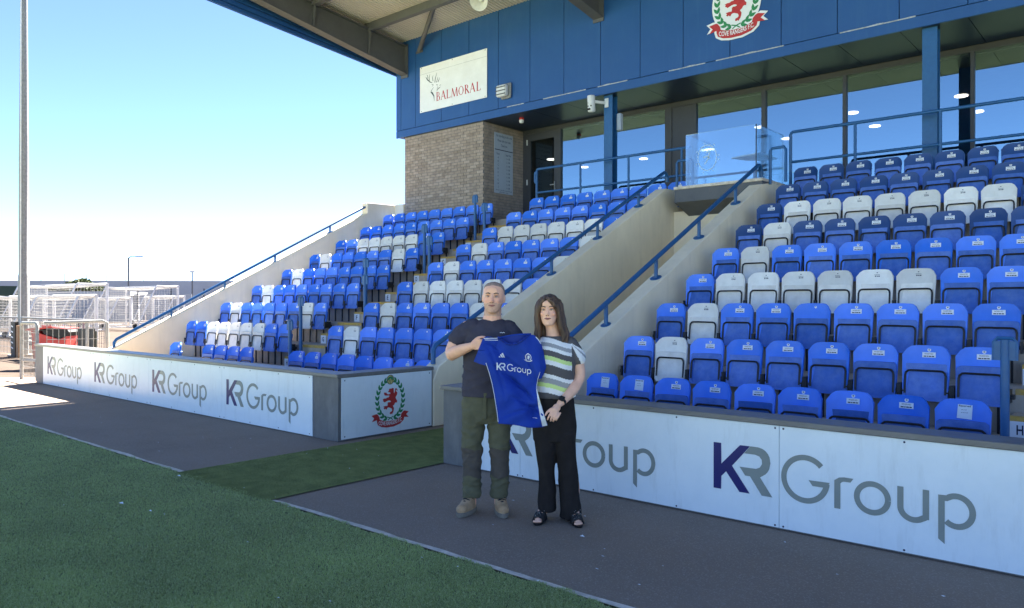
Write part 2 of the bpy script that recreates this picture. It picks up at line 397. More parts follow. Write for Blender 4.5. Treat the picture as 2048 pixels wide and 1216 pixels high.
# ================================================================= the stand: terraces, walls, boards, rails
ROWS = 9; TREAD = .785; RISE = .40; Y0 = 7.45; F0 = .045
def flo(i): return F0 + RISE * i
ORD = ['first', 'second', 'third', 'fourth', 'fifth', 'sixth', 'seventh', 'eighth', 'ninth', 'tenth']
LET = ['', 'H', 'G', 'F', 'E', 'D', 'C', 'B', 'A']

def terrace(label, x0, x1, aisles, tail):
    t = thing('seating_terrace', label, 'terrace', ((x0 + x1) / 2, Y0, 0), 'concrete terraces of the stand')
    for i in range(ROWS):
        ya = 5.72 if i == 0 else Y0 + TREAD * (i - 1)
        yb = Y0 + TREAD * i
        MB().box(x0, x1, ya, yb, -.02 if i == 0 else flo(i) - RISE - .02, flo(i), c=.008).build('concrete_step', 'concrete', t)
    for (a, b) in aisles:
        for i in range(1, ROWS):
            yn = Y0 + TREAD * i - .385
            hs = MB().box(a, b, yn, Y0 + TREAD * i + .01, flo(i) - .01, flo(i) + .2, c=.006).build('half_step', 'concrete', t)
            MB().box(a + .004, b - .004, yn - .004, yn + .075, flo(i) + .160, flo(i) + .204).build('nosing', 'nosing', hs)
            MB().box(a + .004, b - .004, Y0 + TREAD * (i - 1) - .005, Y0 + TREAD * (i - 1) + .075, flo(i) - .045, flo(i) + .004).build('nosing', 'nosing', t)
            pl = MB().box(a + .01, a + .17, yn - .012, yn - .005, flo(i) + .012, flo(i) + .165).build('row_plate', 'sticker', t)
            mb = MB(); put_text(mb, LET[i], lambda u, v, a=a, yn=yn, i=i: (a + .09 + u, yn - .0135, flo(i) + .05 + v), height=.085, width=.05, align='c', bold=.02)
            mb.build('row_letter', 'ink', pl)
    return t
terrace('grey concrete seating terrace left of the players tunnel', -16.44, -7.63, [(-12.30, -11.16)], '')
terrace('grey concrete seating terrace right of the players tunnel', -5.34, 9.0, [(-1.10, .05)], '')

def yz(x): return lambda u, v, d: (x + d, u, v)
# slanting rendered walls
def slant(label, x0, x1, prof, cat='wall'):
    mb = MB(); mb.prism(prof, lambda u, v, d: (d, u, v), x0, x1); o = mb.build('slanted_wall', 'cream'); 
    b = o.modifiers.new('bevel', 'BEVEL'); b.width = .012; b.segments = 2; b.limit_method = 'ANGLE'
    return tag(o, label, cat, 'sloping cream walls of the stand')
def wt(y): return 1.336 + .5116 * (y - 8.15)           # wall top along the slope
slant('cream rendered sloping wall on the left side of the players tunnel', -7.62, -7.372, [(6.93, 0), (6.93, .60), (7.03, wt(7.08)), (13.02, wt(13.02)), (13.9, wt(13.02) + .02), (13.9, 0)])
slant('cream rendered sloping wall on the right side of the players tunnel', -5.60, -5.352, [(6.93, 0), (6.93, .60), (7.03, wt(7.08)), (12.72, wt(12.72)), (13.1, wt(12.85)), (13.72, wt(12.85)), (13.72, 0)])
def we(y): return .678 + .5226 * (y - 6.586)
slant('cream rendered sloping end wall at the far left of the seats', -16.70, -16.45, [(5.75, 0), (5.75, .42), (6.25, we(6.35)), (13.03, we(13.03)), (13.03, 4.33), (14.3, 4.36), (14.3, 0)])
mb = MB().box(-16.445, -16.075, 13.97, 14.2, 3.2, 4.36); tag(mb.build('parapet_wall', 'cream'), 'short cream parapet joining the end wall to the brick tower', 'wall')
mb = MB().box(-7.37, -5.60, 13.3, 13.5, 0, 3.4); tag(mb.build('tunnel_back_wall', 'cream'), 'rendered wall closing the back of the players tunnel', 'wall')

# sloping handrails on the walls
def handrail(label, x, y_a, y_b, top, bases, h, end_hi=True, r=.033):
    t = thing('sloping_handrail', label, 'handrail', (x, y_a, top(y_a)), 'blue handrails on the sloping walls')
    path = [(x, y_a - .035, top(y_a) + .02), (x, y_a - .035, top(y_a) + h - .06), (x, y_a + .01, top(y_a) + h)]
    path += [(x, y_b, top(y_b) + h)]
    if end_hi: path += [(x, y_b + .05, top(y_b) + h + .005), (x, y_b + .12, top(y_b) + h - .06), (x, y_b + .13, top(y_b) + .10)]
    MB().tube(path, r, 10).build('rail', 'railblue', t, True)
    for b in bases:
        MB().tube([(x, b, top(b) - .01), (x, b, top(b) + h - .01)], .027, 10).build('post', 'railblue', t, True)
        nrm = Vector((0, -.455, .89))
        MB().lathe([(.085, 0), (.085, .014), (.04, .022)], (x, b, top(b) + .002), nrm, 16).build('base_plate', 'railblue', t, True)
    return t
handrail('blue tubular handrail on the wall left of the tunnel', -7.5, 7.08, 13.15, wt, [8.33, 9.61, 10.89, 12.216], .27)
handrail('blue tubular handrail on the wall right of the tunnel', -5.48, 7.08, 12.85, wt, [8.15, 9.389, 10.662, 11.938], .29)
handrail('blue tubular handrail along the far left end wall', -16.56, 6.6, 13.0, we, [7.76, 9.0, 10.3, 11.9], .18)

# aisle posts
def aisle_post(x, y, z0, h, label):
    t = thing('aisle_post', label, 'post', (x, y, z0), 'blue posts in the stair aisles')
    MB().tube([(x, y, z0), (x, y, z0 + h)], .032, 10).build('post', 'railblue', t, True)
    MB().tube([(x - .075, y, z0 + h - .16), (x - .075, y, z0 + h - .02), (x - .05, y, z0 + h + .012), (x + .05, y, z0 + h + .012), (x + .075, y, z0 + h - .02), (x + .075, y, z0 + h - .16)], .014, 8).build('hoop', 'railblue', t, True)
    MB().box(x - .07, x + .07, y - .012, y + .012, z0 + h - .16, z0 + h - .01).build('plate', 'railblue', t)
side = ['lowest', 'second lowest', 'third lowest', 'topmost']
for k, (yl, yr) in enumerate(((8.1, 7.3), (9.6, 8.88), (11.17, 10.49), (12.74, 12.1))):
    for x, y, s_ in ((-12.17, yl, 'left'), (-11.28, yr, 'right')):
        i = int((y - Y0) / TREAD) + 1 if y > Y0 else 0
        nose = Y0 + TREAD * i - .385
        z0 = flo(i) + (.2 if (y > nose and i > 0) else 0)
        top = .95 + .45 + .5096 * (y - Y0)
        aisle_post(x, y, z0, top - z0, 'blue post, %s on the %s side of the aisle left of the tunnel' % (side[k], s_))
aisle_post(-1.0, 7.0, flo(0), 1.30, 'blue post beside the front row aisle at the right edge')

# ---------------------------------------------------------------- advertising boards
LOGO_K = [(-0.056, .569), (.005, .569), (.007, .413), (.155, .570), (.233, .571), (.092, .408), (.230, .222), (.151, .222), (.045, .360), (.007, .319), (.005, .222), (-.056, .222)]
LOGO_R = [(.236, .571), (.294, .571), (.327, .563), (.349, .550), (.368, .53), (.380, .507), (.386, .465), (.377, .421), (.366, .40), (.350, .381), (.309, .353), (.401, .222), (.322, .222), (.233, .350), (.196, .350), (.152, .410), (.278, .411), (.308, .425), (.324, .452), (.322, .483), (.303, .505), (.272, .514), (.188, .514)]
def put_logo(fn, parent, dark, light, d0=.0005, d1=.002, build=True):
    """KR Group mark: fn(u, v, d) maps logo units to the surface"""
    def piece(name, mb, m): mb.build(name, m, parent)
    mb = MB(); mb.prism(LOGO_K, fn, d0, d1); piece('letter_mark', mb, dark)
    mb = MB(); mb.prism(LOGO_R, fn, d0, d1); piece('letter_mark', mb, light)
    mb = MB(); stroke(mb, arc(.635, .39, .150, .151, 42, 355, 44), .038, fn, d0, d1)
    mb.prism([(.661, .387), (.804, .389), (.785, .350), (.688, .350)], fn, d0, d1 + .0004); piece('letter', mb, light)
    mb = MB(); mb.prism([(.835, .414), (.835, .223), (.875, .223), (.875, .396), (.885, .408), (.898, .412), (.941, .413), (.96, .441), (.898, .442), (.866, .436)], fn, d0, d1); piece('letter', mb, light)
    mb = MB(); stroke(mb, arc(1.079, .330, .0975, .0945, 0, 360, 40), .037, fn, d0, d1); piece('letter', mb, light)
    mb = MB(); stroke(mb, [(1.251, .437), (1.251, .31)] + arc(1.330, .308, .079, .0745, 180, 300, 16) + [(1.400, .2615)], .037, fn, d0, d1)
    mb.prism([(1.382, .437), (1.419, .437), (1.419, .247), (1.382, .250)], fn, d0, d1 + .0004); piece('letter', mb, light)
    mb = MB(); mb.prism([(1.471, .418), (1.471, .143), (1.507, .115), (1.507, .41)], fn, d0, d1 + .0004)
    stroke(mb, [(1.471, .402)] + arc(1.573, .330, .087, .0945, 128, -132, 30), .036, fn, d0, d1); piece('letter', mb, light)

def front(x, s=1.0, y=5.412, z=0.0): return lambda u, v, d: (x + u * s, y - d, z + v * s)

lb = thing('advertising_board', 'long white board with four grey and navy logos left of the tunnel', 'board', (-12.3, 5.5, 0), 'advertising boards in front of the stand')
MB().box(-17.50, -7.386, 5.425, 5.66, 0, .747).build('board_wall', 'boardgrey', lb)
MB().box(-7.62, -7.386, 5.66, 6.925, 0, .747).build('board_wall', 'boardgrey', lb)
def cap(pts, parent, z0=.748, z1=.790):
    mb = MB(); mb.prism(pts, lambda u, v, d: (u, v, d), z0, z1); o = mb.build('cap', 'capgrey', parent); b = o.modifiers.new('bevel', 'BEVEL'); b.width = .006; b.segments = 2; return o
cap([(-17.52, 5.395), (-7.365, 5.395), (-7.365, 6.93), (-7.64, 6.93), (-7.64, 5.68), (-17.52, 5.68)], lb)
xs = [-17.07, -14.62, -12.33, -10.04, -7.885]
for a, b in zip(xs[:-1], xs[1:]):
    p = MB().box(a + .002, b - .002, 5.413, 5.424, .012, .744).build('panel', 'panelw', lb)
    for q in np.linspace(a + .06, b - .06, 4):
        for zz in (.035, .72): MB().lathe([(.008, 0), (.006, .003)], (q, 5.4132, zz), (0, -1, 0), 6).build('screw', 'ink', p)
for x in (-16.764, -14.439, -12.144, -9.857): put_logo(front(x), lb, 'logonavy', 'logogrey')
sp = MB().box(-7.384, -7.374, 5.465, 6.90, .02, .742).build('panel', 'panelw', lb)
for q in (5.51, 6.86):
    for zz in (.05, .71): MB().lathe([(.009, 0), (.006, .003)], (-7.3738, q, zz), (1, 0, 0), 6).build('screw', 'ink', sp)

rb = thing('advertising_board', 'long white board with grey and navy logos behind the two people', 'board', (-2.5, 5.5, 0), 'advertising boards in front of the stand')
MB().box(-5.62, 6.0, 5.425, 5.66, 0, .747).build('board_wall', 'boardgrey', rb)
MB().box(-5.62, -5.39, 5.66, 6.925, 0, .747).build('board_wall', 'boardgrey', rb)
cap([(-5.645, 5.395), (6.0, 5.395), (6.0, 5.68), (-5.37, 5.68), (-5.37, 6.93), (-5.645, 6.93)], rb)
for a, b in zip([-5.15, -4.59, -2.15, .29, 2.73], [-4.59, -2.15, .29, 2.73, 5.17]):
    p = MB().box(a + .002, b - .002, 5.413, 5.424, .012, .744).build('panel', 'panelw', rb)
    for q in np.linspace(a + .03, b - .03, 4):
        for zz in (.026, .726): MB().lathe([(.008, 0), (.006, .003)], (q, 5.4132, zz), (0, -1, 0), 6).build('screw', 'ink', p)
for x in (-4.84, -2.6, -.33, 1.95): put_logo(front(x), rb, 'logonavy', 'logogrey')
# ================================================================= clubhouse above the seats, and the roof
YF = 13.95; YG = 15.6; ZS = 6.195; ZC = flo(8) + RISE
ch = thing('clubhouse', 'blue clad clubhouse with brick tower and tall windows above the seats', 'building', (-6, YG, ZC))
# concourse floor and room
MB().box(-13.0, 9.0, Y0 + TREAD * 8, YG + .05, ZC - .5, ZC).build('concourse_floor', 'concrete', ch)
rm = MB(); rm.box(-16.0, 9.0, 15.9, 26, ZC - .2, ZC - .02); rm.box(-16.0, 9.0, 15.72, 26, 6.06, 6.16); rm.box(-16.2, 9.0, 25.8, 26, ZC, 6.1); rm.box(-16.2, -16.0, 15.9, 26, ZC, 6.1); rm.box(9.0, 9.1, 13.96, 26, ZC, 6.1)
rm.build('room', 'room', ch)
# fascia
fx = [-16.16, -15.565] + [-14.56 + 1.0045 * k for k in range(24)]
MB().box(-16.352, 9.0, YF + .035, YF + .12, ZS + .02, 9.2).build('fascia_backing', 'rubber', ch)
for a, b in zip(fx[:-1], fx[1:]):
    MB().box(a + .006, b - .006, YF, YF + .034, ZS + .20, 8.86, c=.004).build('fascia_panel', 'fascia', ch)
MB().box(-16.352, -16.166, YF, YF + .034, ZS + .20, 8.86).build('fascia_panel', 'fascia', ch)
MB().box(-16.352, 8.98, YF - .008, YF + .034, ZS - .005, ZS + .188, c=.006).build('fascia_trim', 'fascia', ch)
MB().box(-16.352, -16.2, YF + .122, 15.4, ZS + .02, 8.86).build('fascia_return', 'fascia', ch)
# bead of old sealant in the joint above the trim
mb = MB()
for x in np.arange(-13.2, 4, .045):
    if noise.noise(Vector((x * .9, 3, 0))) > -.05:
        h = .008 + .018 * max(0, noise.noise(Vector((x * 4, 0, 0)))); mb.box(x, x + .043, YF - .013, YF - .009, ZS + .178, ZS + .190 + h)
mb.build('sealant_bead', 'sealant', ch)['kind'] = 'stuff'
# soffit
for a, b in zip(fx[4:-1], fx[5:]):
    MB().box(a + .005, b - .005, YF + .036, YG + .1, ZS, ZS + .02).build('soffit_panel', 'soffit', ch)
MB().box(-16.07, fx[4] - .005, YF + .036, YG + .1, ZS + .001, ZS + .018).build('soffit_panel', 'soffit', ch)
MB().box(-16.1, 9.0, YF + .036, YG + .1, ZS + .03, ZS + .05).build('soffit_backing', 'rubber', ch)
# brick tower: every brick its own piece
bw = MB().box(-16.058, -13.112, YF + .072, 15.9, 3.2, ZS - .002).build('brick_wall', 'mortar', ch)
BL, BH, GAP = .2275, .0752, .010
brick_f = MB().box(0, BL - GAP, -.010, .03, 0, BH - GAP, c=.003).mesh('brick', 'brick')
brick_h = MB().box(0, BL / 2 - GAP, -.010, .03, 0, BH - GAP, c=.003).mesh('brick', 'brick')
brick_s = MB().box(-.03, .010, 0, BL - GAP, 0, BH - GAP, c=.003).mesh('brick', 'brick')
brick_q = MB().box(-.03, .010, 0, BL / 2 - GAP, 0, BH - GAP, c=.003).mesh('brick', 'brick')
n_front = 0; rest = MB(); zb = 3.70; r = 0
while zb + BH < ZS:
    off = 0 if r % 2 == 0 else -BL / 2
    x = -16.07 + off
    while x < -13.105:
        x_a = max(x, -16.07); x_b = min(x + BL - GAP, -13.102)
        if x_b - x_a > .03:
            full = abs(x_b - x_a - (BL - GAP)) < 1e-4
            if (full or x_a == -16.07) and n_front < 300 and zb > 4.25:
                o = place('brick', brick_f if full else brick_h, bw, local=True); o.location = (x_a, YF + .072, zb)
                n_front += 1
            else:
                rest.box(x_a, x_b, YF + .062, YF + .10, zb, zb + BH - GAP, c=.003)
        x += BL
    y = YF + .0605 + (0 if r % 2 else -BL / 2 + .1)
    while y < YG + .1:
        y_a = max(y, YF + .101); y_b = min(y + BL - GAP, YG + .12)
        if y_b - y_a > .03: rest.box(-13.14, -13.102, y_a, y_b, zb, zb + BH - GAP, c=.003)
        y += BL
    zb += BH; r += 1
o = rest.build('brick_courses', 'brick', bw); o['kind'] = 'stuff'
# glazing
def wframe(x0, x1, parent, name='mullion'): return MB().box(x0, x1, YG - .05, YG + .09, ZC, ZS - .002).build(name, 'frame', parent)
MB().box(-13.1, 9.0, YG - .055, YG + .095, 6.085, ZS - .004).build('window_head', 'frame', ch)
MB().box(-11.9, 9.0, YG - .055, YG + .095, ZC - .002, ZC + .07).build('window_sill', 'frame', ch)
for x0, x1 in ((-13.1, -12.98), (-11.99, -11.85), (-8.85, -8.68), (-8.13, -8.07), (-6.57, -6.48), (-4.93, -4.86), (-2.75, -2.69), (-.6, -.54), (1.5, 1.56), (3.6, 3.66)):
    wframe(x0, x1, ch)
MB().box(-8.68, -8.13, YG - .03, YG + .05, ZC, 6.085).build('infill_panel', 'frame', ch)
for x0, x1 in ((-11.85, -8.85), (-8.07, -6.57), (-6.48, -4.93), (-4.86, -2.75), (-2.69, -.6), (-.54, 1.5), (1.56, 3.6), (3.66, 9.0)):
    MB().add([(x0, YG, ZC + .06), (x1, YG, ZC + .06), (x1, YG, 6.09), (x0, YG, 6.09)], [(0, 1, 2, 3)]).build('window_pane', 'winglass', ch)
dr = MB().box(-12.98, -11.99, YG - .04, YG + .04, 5.9, 6.085)
dr.box(-12.98, -12.86, YG - .04, YG + .04, ZC, 5.9); dr.box(-12.07, -11.99, YG - .04, YG + .04, ZC, 5.9); dr.box(-12.86, -12.07, YG - .04, YG + .04, ZC, ZC + .2)
dr = dr.build('door', 'frame', ch)
MB().add([(-12.86, YG, ZC + .2), (-12.07, YG, ZC + .2), (-12.07, YG, 5.9), (-12.86, YG, 5.9)], [(0, 1, 2, 3)]).build('door_pane', 'doorglass', dr)
MB().box(-12.045, -12.015, YG - .075, YG - .041, 4.50, 4.76, c=.005).box(-12.16, -12.02, YG - .1, YG - .078, 4.66, 4.69, c=.004).build('door_handle', 'galv', dr)
for z in (4.75, 5.8): MB().box(-12.975, -12.945, YG - .06, YG - .041, z, z + .14).build('hinge', 'whiteplastic', dr)
# ceiling lamps inside the room
k = 0
for xx in np.arange(-14.5, 6, 2.21):
    for yy in (18.55, 20.3):
        MB().lathe([(.13, 0), (.13, -.02), (.115, -.022)], (xx, yy, 6.058), (0, 0, 1), 14).build('ceiling_lamp', 'lamp', ch)
# columns
def column(x0, x1, lab):
    t = thing('steel_column', lab, 'column', ((x0 + x1) / 2, 14.12, ZC), 'blue columns under the fascia')
    MB().box(x0, x1, 14.08, 14.10, ZC, ZS).build('flange', 'railblue', t); MB().box(x0, x1, 14.26, 14.28, ZC, ZS).build('flange', 'railblue', t)
    MB().box((x0 + x1) / 2 - .008, (x0 + x1) / 2 + .008, 14.101, 14.259, ZC, ZS).build('web', 'railblue', t)
    return t
column(-9.53, -9.31, 'blue steel column beside the white security camera')
column(-3.19, -2.965, 'blue steel column at the right end of the windows')
# concourse railing (two lengths either side of the balcony)
def railing(label, x0, x1, posts, gate=False, yr=13.85):
    t = thing('concourse_railing', label, 'railing', (x0, yr, ZC), 'blue railings along the concourse')
    zt, zm = 4.745, 4.20
    MB().tube([(x0, yr, ZC), (x0, yr, zt - .05), (x0 + .015, yr, zt - .015), (x0 + .05, yr, zt), (x1, yr, zt)], .028, 10).build('top_rail', 'railblue', t, True)
    MB().tube([(x0, yr, zm), (x1, yr, zm)], .024, 10).build('middle_rail', 'railblue', t, True)
    for p in posts: MB().tube([(p, yr, ZC), (p, yr, zt)], .025, 10).build('post', 'railblue', t, True)
    if gate:
        for z in (4.42, 4.62): MB().box(x0 - .055, x0 + .03, yr - .035, yr + .03, z, z + .07, c=.01).build('latch', 'railblue', t)
        MB().box(x0 - .065, x0 - .025, yr - .03, yr + .02, 4.45, 4.66, c=.008).build('latch_plate', 'railblue', t)
railing('blue tubular railing on the concourse between door and balcony', -11.25, -7.3, [-10.0, -8.75, -7.5], True)
railing('blue tubular railing on the concourse right of the balcony', -5.30, 8.5, [-4.18, -2.87, -1.6, -.3, 1, 2.3, 3.6])

# balcony over the tunnel
bc = thing('glass_balcony', 'glass fronted balcony jutting out over the players tunnel', 'balcony', (-6.2, 12.8, 3.4))
mb = MB(); mb.prism([(12.74, 3.50), (12.74, 3.735), (13.84, 3.735), (13.84, 3.30), (13.3, 3.30)], lambda u, v, d: (d, u, v), -7.05, -5.36); mb.build('slab', 'steelgrey', bc)
MB().box(-7.06, -5.35, 12.72, 13.84, 3.737, 3.79, c=.008).build('slab_edge', 'edging', bc)
gz0, gz1 = 3.792, 4.74
MB().box(-6.85, -5.485, 12.80, 12.815, gz0, gz1).build('glass_pane', 'podglass', bc)
MB().box(-5.495, -5.48, 12.818, 14.0, gz0, gz1).build('glass_pane', 'podglass', bc)
MB().box(-6.85, -6.835, 12.818, 14.0, gz0, gz1).build('glass_pane', 'podglass', bc)
MB().box(-5.51, -5.496, 12.80, 12.83, gz0, gz1).build('edge_bead', 'frame', bc)
mb = MB(); mb.prism([(-6.12, 13.15), (-5.50, 13.0), (-5.50, 13.75), (-5.75, 13.72), (-6.0, 13.5)], lambda u, v, d: (u, v, d), 4.265, 4.285); mb.build('shelf', 'signgrey', bc)
def stub(x0, x1, y, nm):
    t = thing('stub_rail', nm, 'handrail', (x0, y, 3.75), 'short bent rails either side of the balcony')
    MB().tube([(x0, y, 3.7), (x0, y, 4.28), (x0 + .03, y, 4.32), (x1 - .03, y - .02, 4.32 if x1 > x0 else 4.3), (x1, y - .02, 4.27), (x1, y - .02, 3.72)], .026, 10).build('rail', 'railblue', t, True)
stub(-7.14, -6.80, 13.0, 'short bent blue rail at the left side of the balcony')
stub(-5.33, -5.05, 13.0, 'short bent blue rail at the right side of the balcony')

# ---------------------------------------------------------------- roof
def rz(y): return 8.80 + .10 * (YF - y)
YR = 8.42
rf = thing('stand_roof', 'cantilever roof with grey steel rafters and ribbed liner sheets', 'roof', (-6, YF, 8.8))
mb = MB(); xs = []; x = -16.3
while x < 9.0:
    xs += [(x, 0), (x + .055, 0), (x + .065, .022), (x + .09, .022)]; x += .10
vs = [(a, YF + .1, rz(YF + .1) + b) for a, b in xs] + [(a, YR, rz(YR) + b) for a, b in xs]; n = len(xs)
mb.add(vs, [(i, i + 1, n + i + 1, n + i) for i in range(n - 1)]); mb.build('liner_sheet', 'roofsheet', rf)
MB().add([(-16.4, YF + 2, rz(YF + 2) + .22), (9, YF + 2, rz(YF + 2) + .22), (9, YR - .1, rz(YR - .1) + .22), (-16.4, YR - .1, rz(YR - .1) + .22)], [(0, 1, 2, 3)]).build('roof_sheet', 'steelgrey', rf)
MB().box(-16.4, 9.0, YF + .125, 25.0, 8.7, 9.25).build('rear_roof', 'steelgrey', rf)
def rafter(x):
    t = rf
    def zb(y): return 7.87 + .158 * (YF - y) if y > 8 else 7.87 + .158 * (YF - 8) + .085 * (8 - y)
    def ztp(y): return 8.64 + .10 * (YF - y)
    yy = [YF - .01, 10.0, YR]
    mb = MB()
    for a, b in zip(yy[:-1], yy[1:]):
        mb.add([(x + s * .009, y, z) for s in (-1, 1) for y, z in ((a, zb(a) + .02), (b, zb(b) + .02), (b, ztp(b)), (a, ztp(a)))], [(0, 1, 2, 3), (7, 6, 5, 4), (0, 4, 5, 1), (3, 2, 6, 7), (0, 3, 7, 4), (1, 5, 6, 2)])
    rt = mb.build('rafter_web', 'steelgrey', t)
    for fn_, nm in ((zb, 'rafter_flange'), (ztp, 'rafter_flange')):
        mb = MB()
        for a, b in zip(yy[:-1], yy[1:]):
            mb.add([(x + s * .125, y, fn_(y) + dz) for s in (-1, 1) for y, dz in ((a, 0), (b, 0), (b, .02), (a, .02))], [(0, 1, 2, 3), (7, 6, 5, 4), (0, 4, 5, 1), (3, 2, 6, 7), (0, 3, 7, 4), (1, 5, 6, 2)])
        mb.build(nm, 'steelgrey', t)
    MB().box(x - .14, x + .14, YF - .028, YF - .011, 7.80, 8.70).build('end_plate', 'steelgrey', t)
    for y in (12.65, 10.95, 9.25):
        MB().bar((x + .13, y, rz(y) - .02), (x + .02, y + .02, zb(y) + .05), .05, .05).build('fly_brace', 'steelgrey', t)
    return t
for x in (-15.99, -9.58, -3.1, 3.3): rafter(x)
for y in (12.65, 10.95, 9.25, 8.55):
    MB().box(-16.3, 9.0, y - .035, y + .035, rz(y) - .20, rz(y) - .004).box(-16.3, 9.0, y + .035, y + .10, rz(y) - .20, rz(y) - .185).build('purlin', 'steelgrey', rf)
def vb(y): return 7.915 + .0865 * (YF - y)
for k in range(6):                                     # ribbed verge cladding on the left edge
    mb = MB(); pr_ = [(-.03, 0), (0, .02), (0, .10), (-.03, .12)]
    for y in (YF + .03, YR - .1):
        for dx, dz in pr_: mb.v.append((-16.35 + dx, y, vb(y) + .128 * k + dz))
    mb.f += [(i, i + 1, 4 + i + 1, 4 + i) for i in range(3)]; mb.m += [0] * 3
    mb.build('verge_cladding', 'fascia', rf)
MB().add([(-16.385, YF + .03, vb(YF)), (-16.385, YR, vb(YR)), (-16.385, YR, vb(YR) + 1.0), (-16.385, YF + .03, vb(YF) + 1.0)], [(0, 1, 2, 3)]).build('verge_backing', 'rubber', rf)
MB().tube([(-15.39, YF - .02, 8.43), (-13.6, 12.85, 9.0)], .06, 12).build('tie_tube', 'steelgrey', rf, True)
MB().box(-15.52, -15.26, YF - .03, YF - .012, 8.36, 8.42).build('tie_foot', 'steelgrey', rf)
MB().box(-16.4, 9.0, YR - .14, YR - .1, rz(YR) - .35, rz(YR) + .3).build('gutter_fascia', 'fascia', rf)
# ================================================================= seats
def seat_meshes():
    G = {}
    nu, nv = 13, 9
    def sheet(off):
        V = []
        for j in range(nv):
            for i in range(nu):
                u = -1 + 2 * i / (nu - 1)
                zt = .785 - .010 * u * u - .080 * (max(0, (abs(u) - .52) / .48) ** 2.6)
                v = j / (nv - 1); z = .37 + (zt - .37) * v
                wv = .195 + .010 * v
                rim = .010 * (max(0, (abs(u) - .72) / .28) ** 2) + .008 * max(0, (v - .85) / .15) ** 2
                y = -.055 * u * u + .12 * (z - .37) - .05 + off - (rim if off == 0 else rim * .2)
                V.append((u * wv, y, z))
        return V
    mb = MB(); a = sheet(0); b = sheet(.020); N = len(a)
    fs = [(j * nu + i, j * nu + i + 1, (j + 1) * nu + i + 1, (j + 1) * nu + i) for j in range(nv - 1) for i in range(nu - 1)]
    fb = [(N + q[3], N + q[2], N + q[1], N + q[0]) for q in fs]
    bd = [i for i in range(nu)] + [j * nu + nu - 1 for j in range(1, nv)] + [(nv - 1) * nu + i for i in range(nu - 2, -1, -1)] + [j * nu for j in range(nv - 2, 0, -1)]
    sd = [(bd[(k + 1) % len(bd)], bd[k], N + bd[k], N + bd[(k + 1) % len(bd)]) for k in range(len(bd))]
    mb.add(a + b, fs + fb + sd)
    for q in ('blue', 'navy', 'white'): G['back_' + q] = mb.mesh('backrest', 'seat' + q, True)
    # folded pan: rim frame with a recessed field
    def pl(x, z, d): return (x, -.125 + .06 * (z - .27) / .34 + d, z)
    mb = MB()
    out = [(-.170, .268), (.170, .268), (.192, .30), (.196, .55), (.190, .595), (.165, .612), (-.165, .612), (-.190, .595), (-.196, .55), (-.192, .30)]
    inn = [(-.150, .285), (.150, .285), (.165, .31), (.165, .53), (.150, .552), (.12, .556), (-.12, .556), (-.150, .552), (-.165, .53), (-.165, .31)]
    n = len(out)
    V = [pl(x, z, -.008) for x, z in out] + [pl(x, z, .0) for x, z in inn] + [pl(x, z, .012) for x, z in inn] + [pl(x, z, .035) for x, z in out]
    F = []
    for k in range(n):
        q = (k + 1) % n
        F += [(k, q, n + q, n + k), (n + k, n + q, 2 * n + q, 2 * n + k), (q, k, 3 * n + k, 3 * n + q)]
    F += [tuple(2 * n + k for k in range(n)), tuple(3 * n + k for k in range(n - 1, -1, -1))]
    mb.add(V, F)
    for s in (-1, 1):                                  # gussets at the tube corners
        mb.add([pl(s * .145, .556, .006), pl(s * .175, .60, -.008), pl(s * .178, .594, -.008), pl(s * .155, .548, .006)], [(0, 1, 2, 3)])
    for q in ('blue', 'white'): G['pan_' + q] = mb.mesh('seat_pan', 'pan' + q, True)
    r = .0105
    P = [pl(-.172, .33, -.004), pl(-.172, .50, -.012), pl(-.165, .527, -.014), pl(-.145, .545, -.014), pl(-.12, .548, -.014), pl(.12, .548, -.014), pl(.145, .545, -.014), pl(.165, .527, -.014), pl(.172, .50, -.012), pl(.172, .33, -.004)]
    mb = MB(); mb.tube(P, r, 6); G['frame'] = mb.mesh('frame_tube', 'blacktube', True)
    mb = MB()
    mb.box(-.02, .05, -.10, -.02, .335, .375).box(.0, .022, -.13, .01, .30, .42).box(-.035, .03, -.118, -.10, .345, .360)
    G['hinge'] = mb.mesh('hinge', 'blacktube')
    mb = MB(); mb.box(-.010, .010, -.015, .01, -.0, .34).box(-.016, .016, -.05, .03, .32, .36)
    G['bracket'] = mb.mesh('bracket', 'blacktube')
    # stickers
    def bs(u, v): return (u, -.05 + .12 * (v - .37) - .055 * (u / .2) ** 2 - .0034, v)
    def dsc(mb, cu, cv, rr, m): mb.add([(bs(cu, cv))] + [bs(cu + rr * math.cos(a * .5236), cv + rr * math.sin(a * .5236)) for a in range(12)], [(0, 1 + a, 1 + (a + 1) % 12) for a in range(12)], m)
    def inkfn(u, v): p = bs(u, v); return (p[0], p[1] - .0008, p[2])
    def card(mb, cu, cv, w_, h_, m):
        mb.add([bs(cu + w_ * (i / 4 - .5), cv + s * h_ / 2) for s in (-1, 1) for i in range(5)], [(i, i + 1, 6 + i, 5 + i) for i in range(4)], m)
    mb = MB(); dsc(mb, .012, .742, .0165, 0); card(mb, .012, .695, .115, .050, 0)
    put_text(mb, 'RESERVED', inkfn, width=.075, height=.013, x0=.012, y0=.699, align='c', m=1)
    for k, (a, b) in enumerate(((-.046, .024), (-.018, .012), (-.002, .022), (.024, .020))): mb.add([inkfn(.012 + a, .677), inkfn(.012 + a + b, .677), inkfn(.012 + a + b, .687), inkfn(.012 + a, .687)], [(0, 1, 2, 3)], 1)
    mb.add([inkfn(.005, .738), inkfn(.019, .738), inkfn(.019, .746), inkfn(.005, .746)], [(0, 1, 2, 3)], 1)
    G['label'] = mb.mesh('name_label', ['sticker', 'ink'])
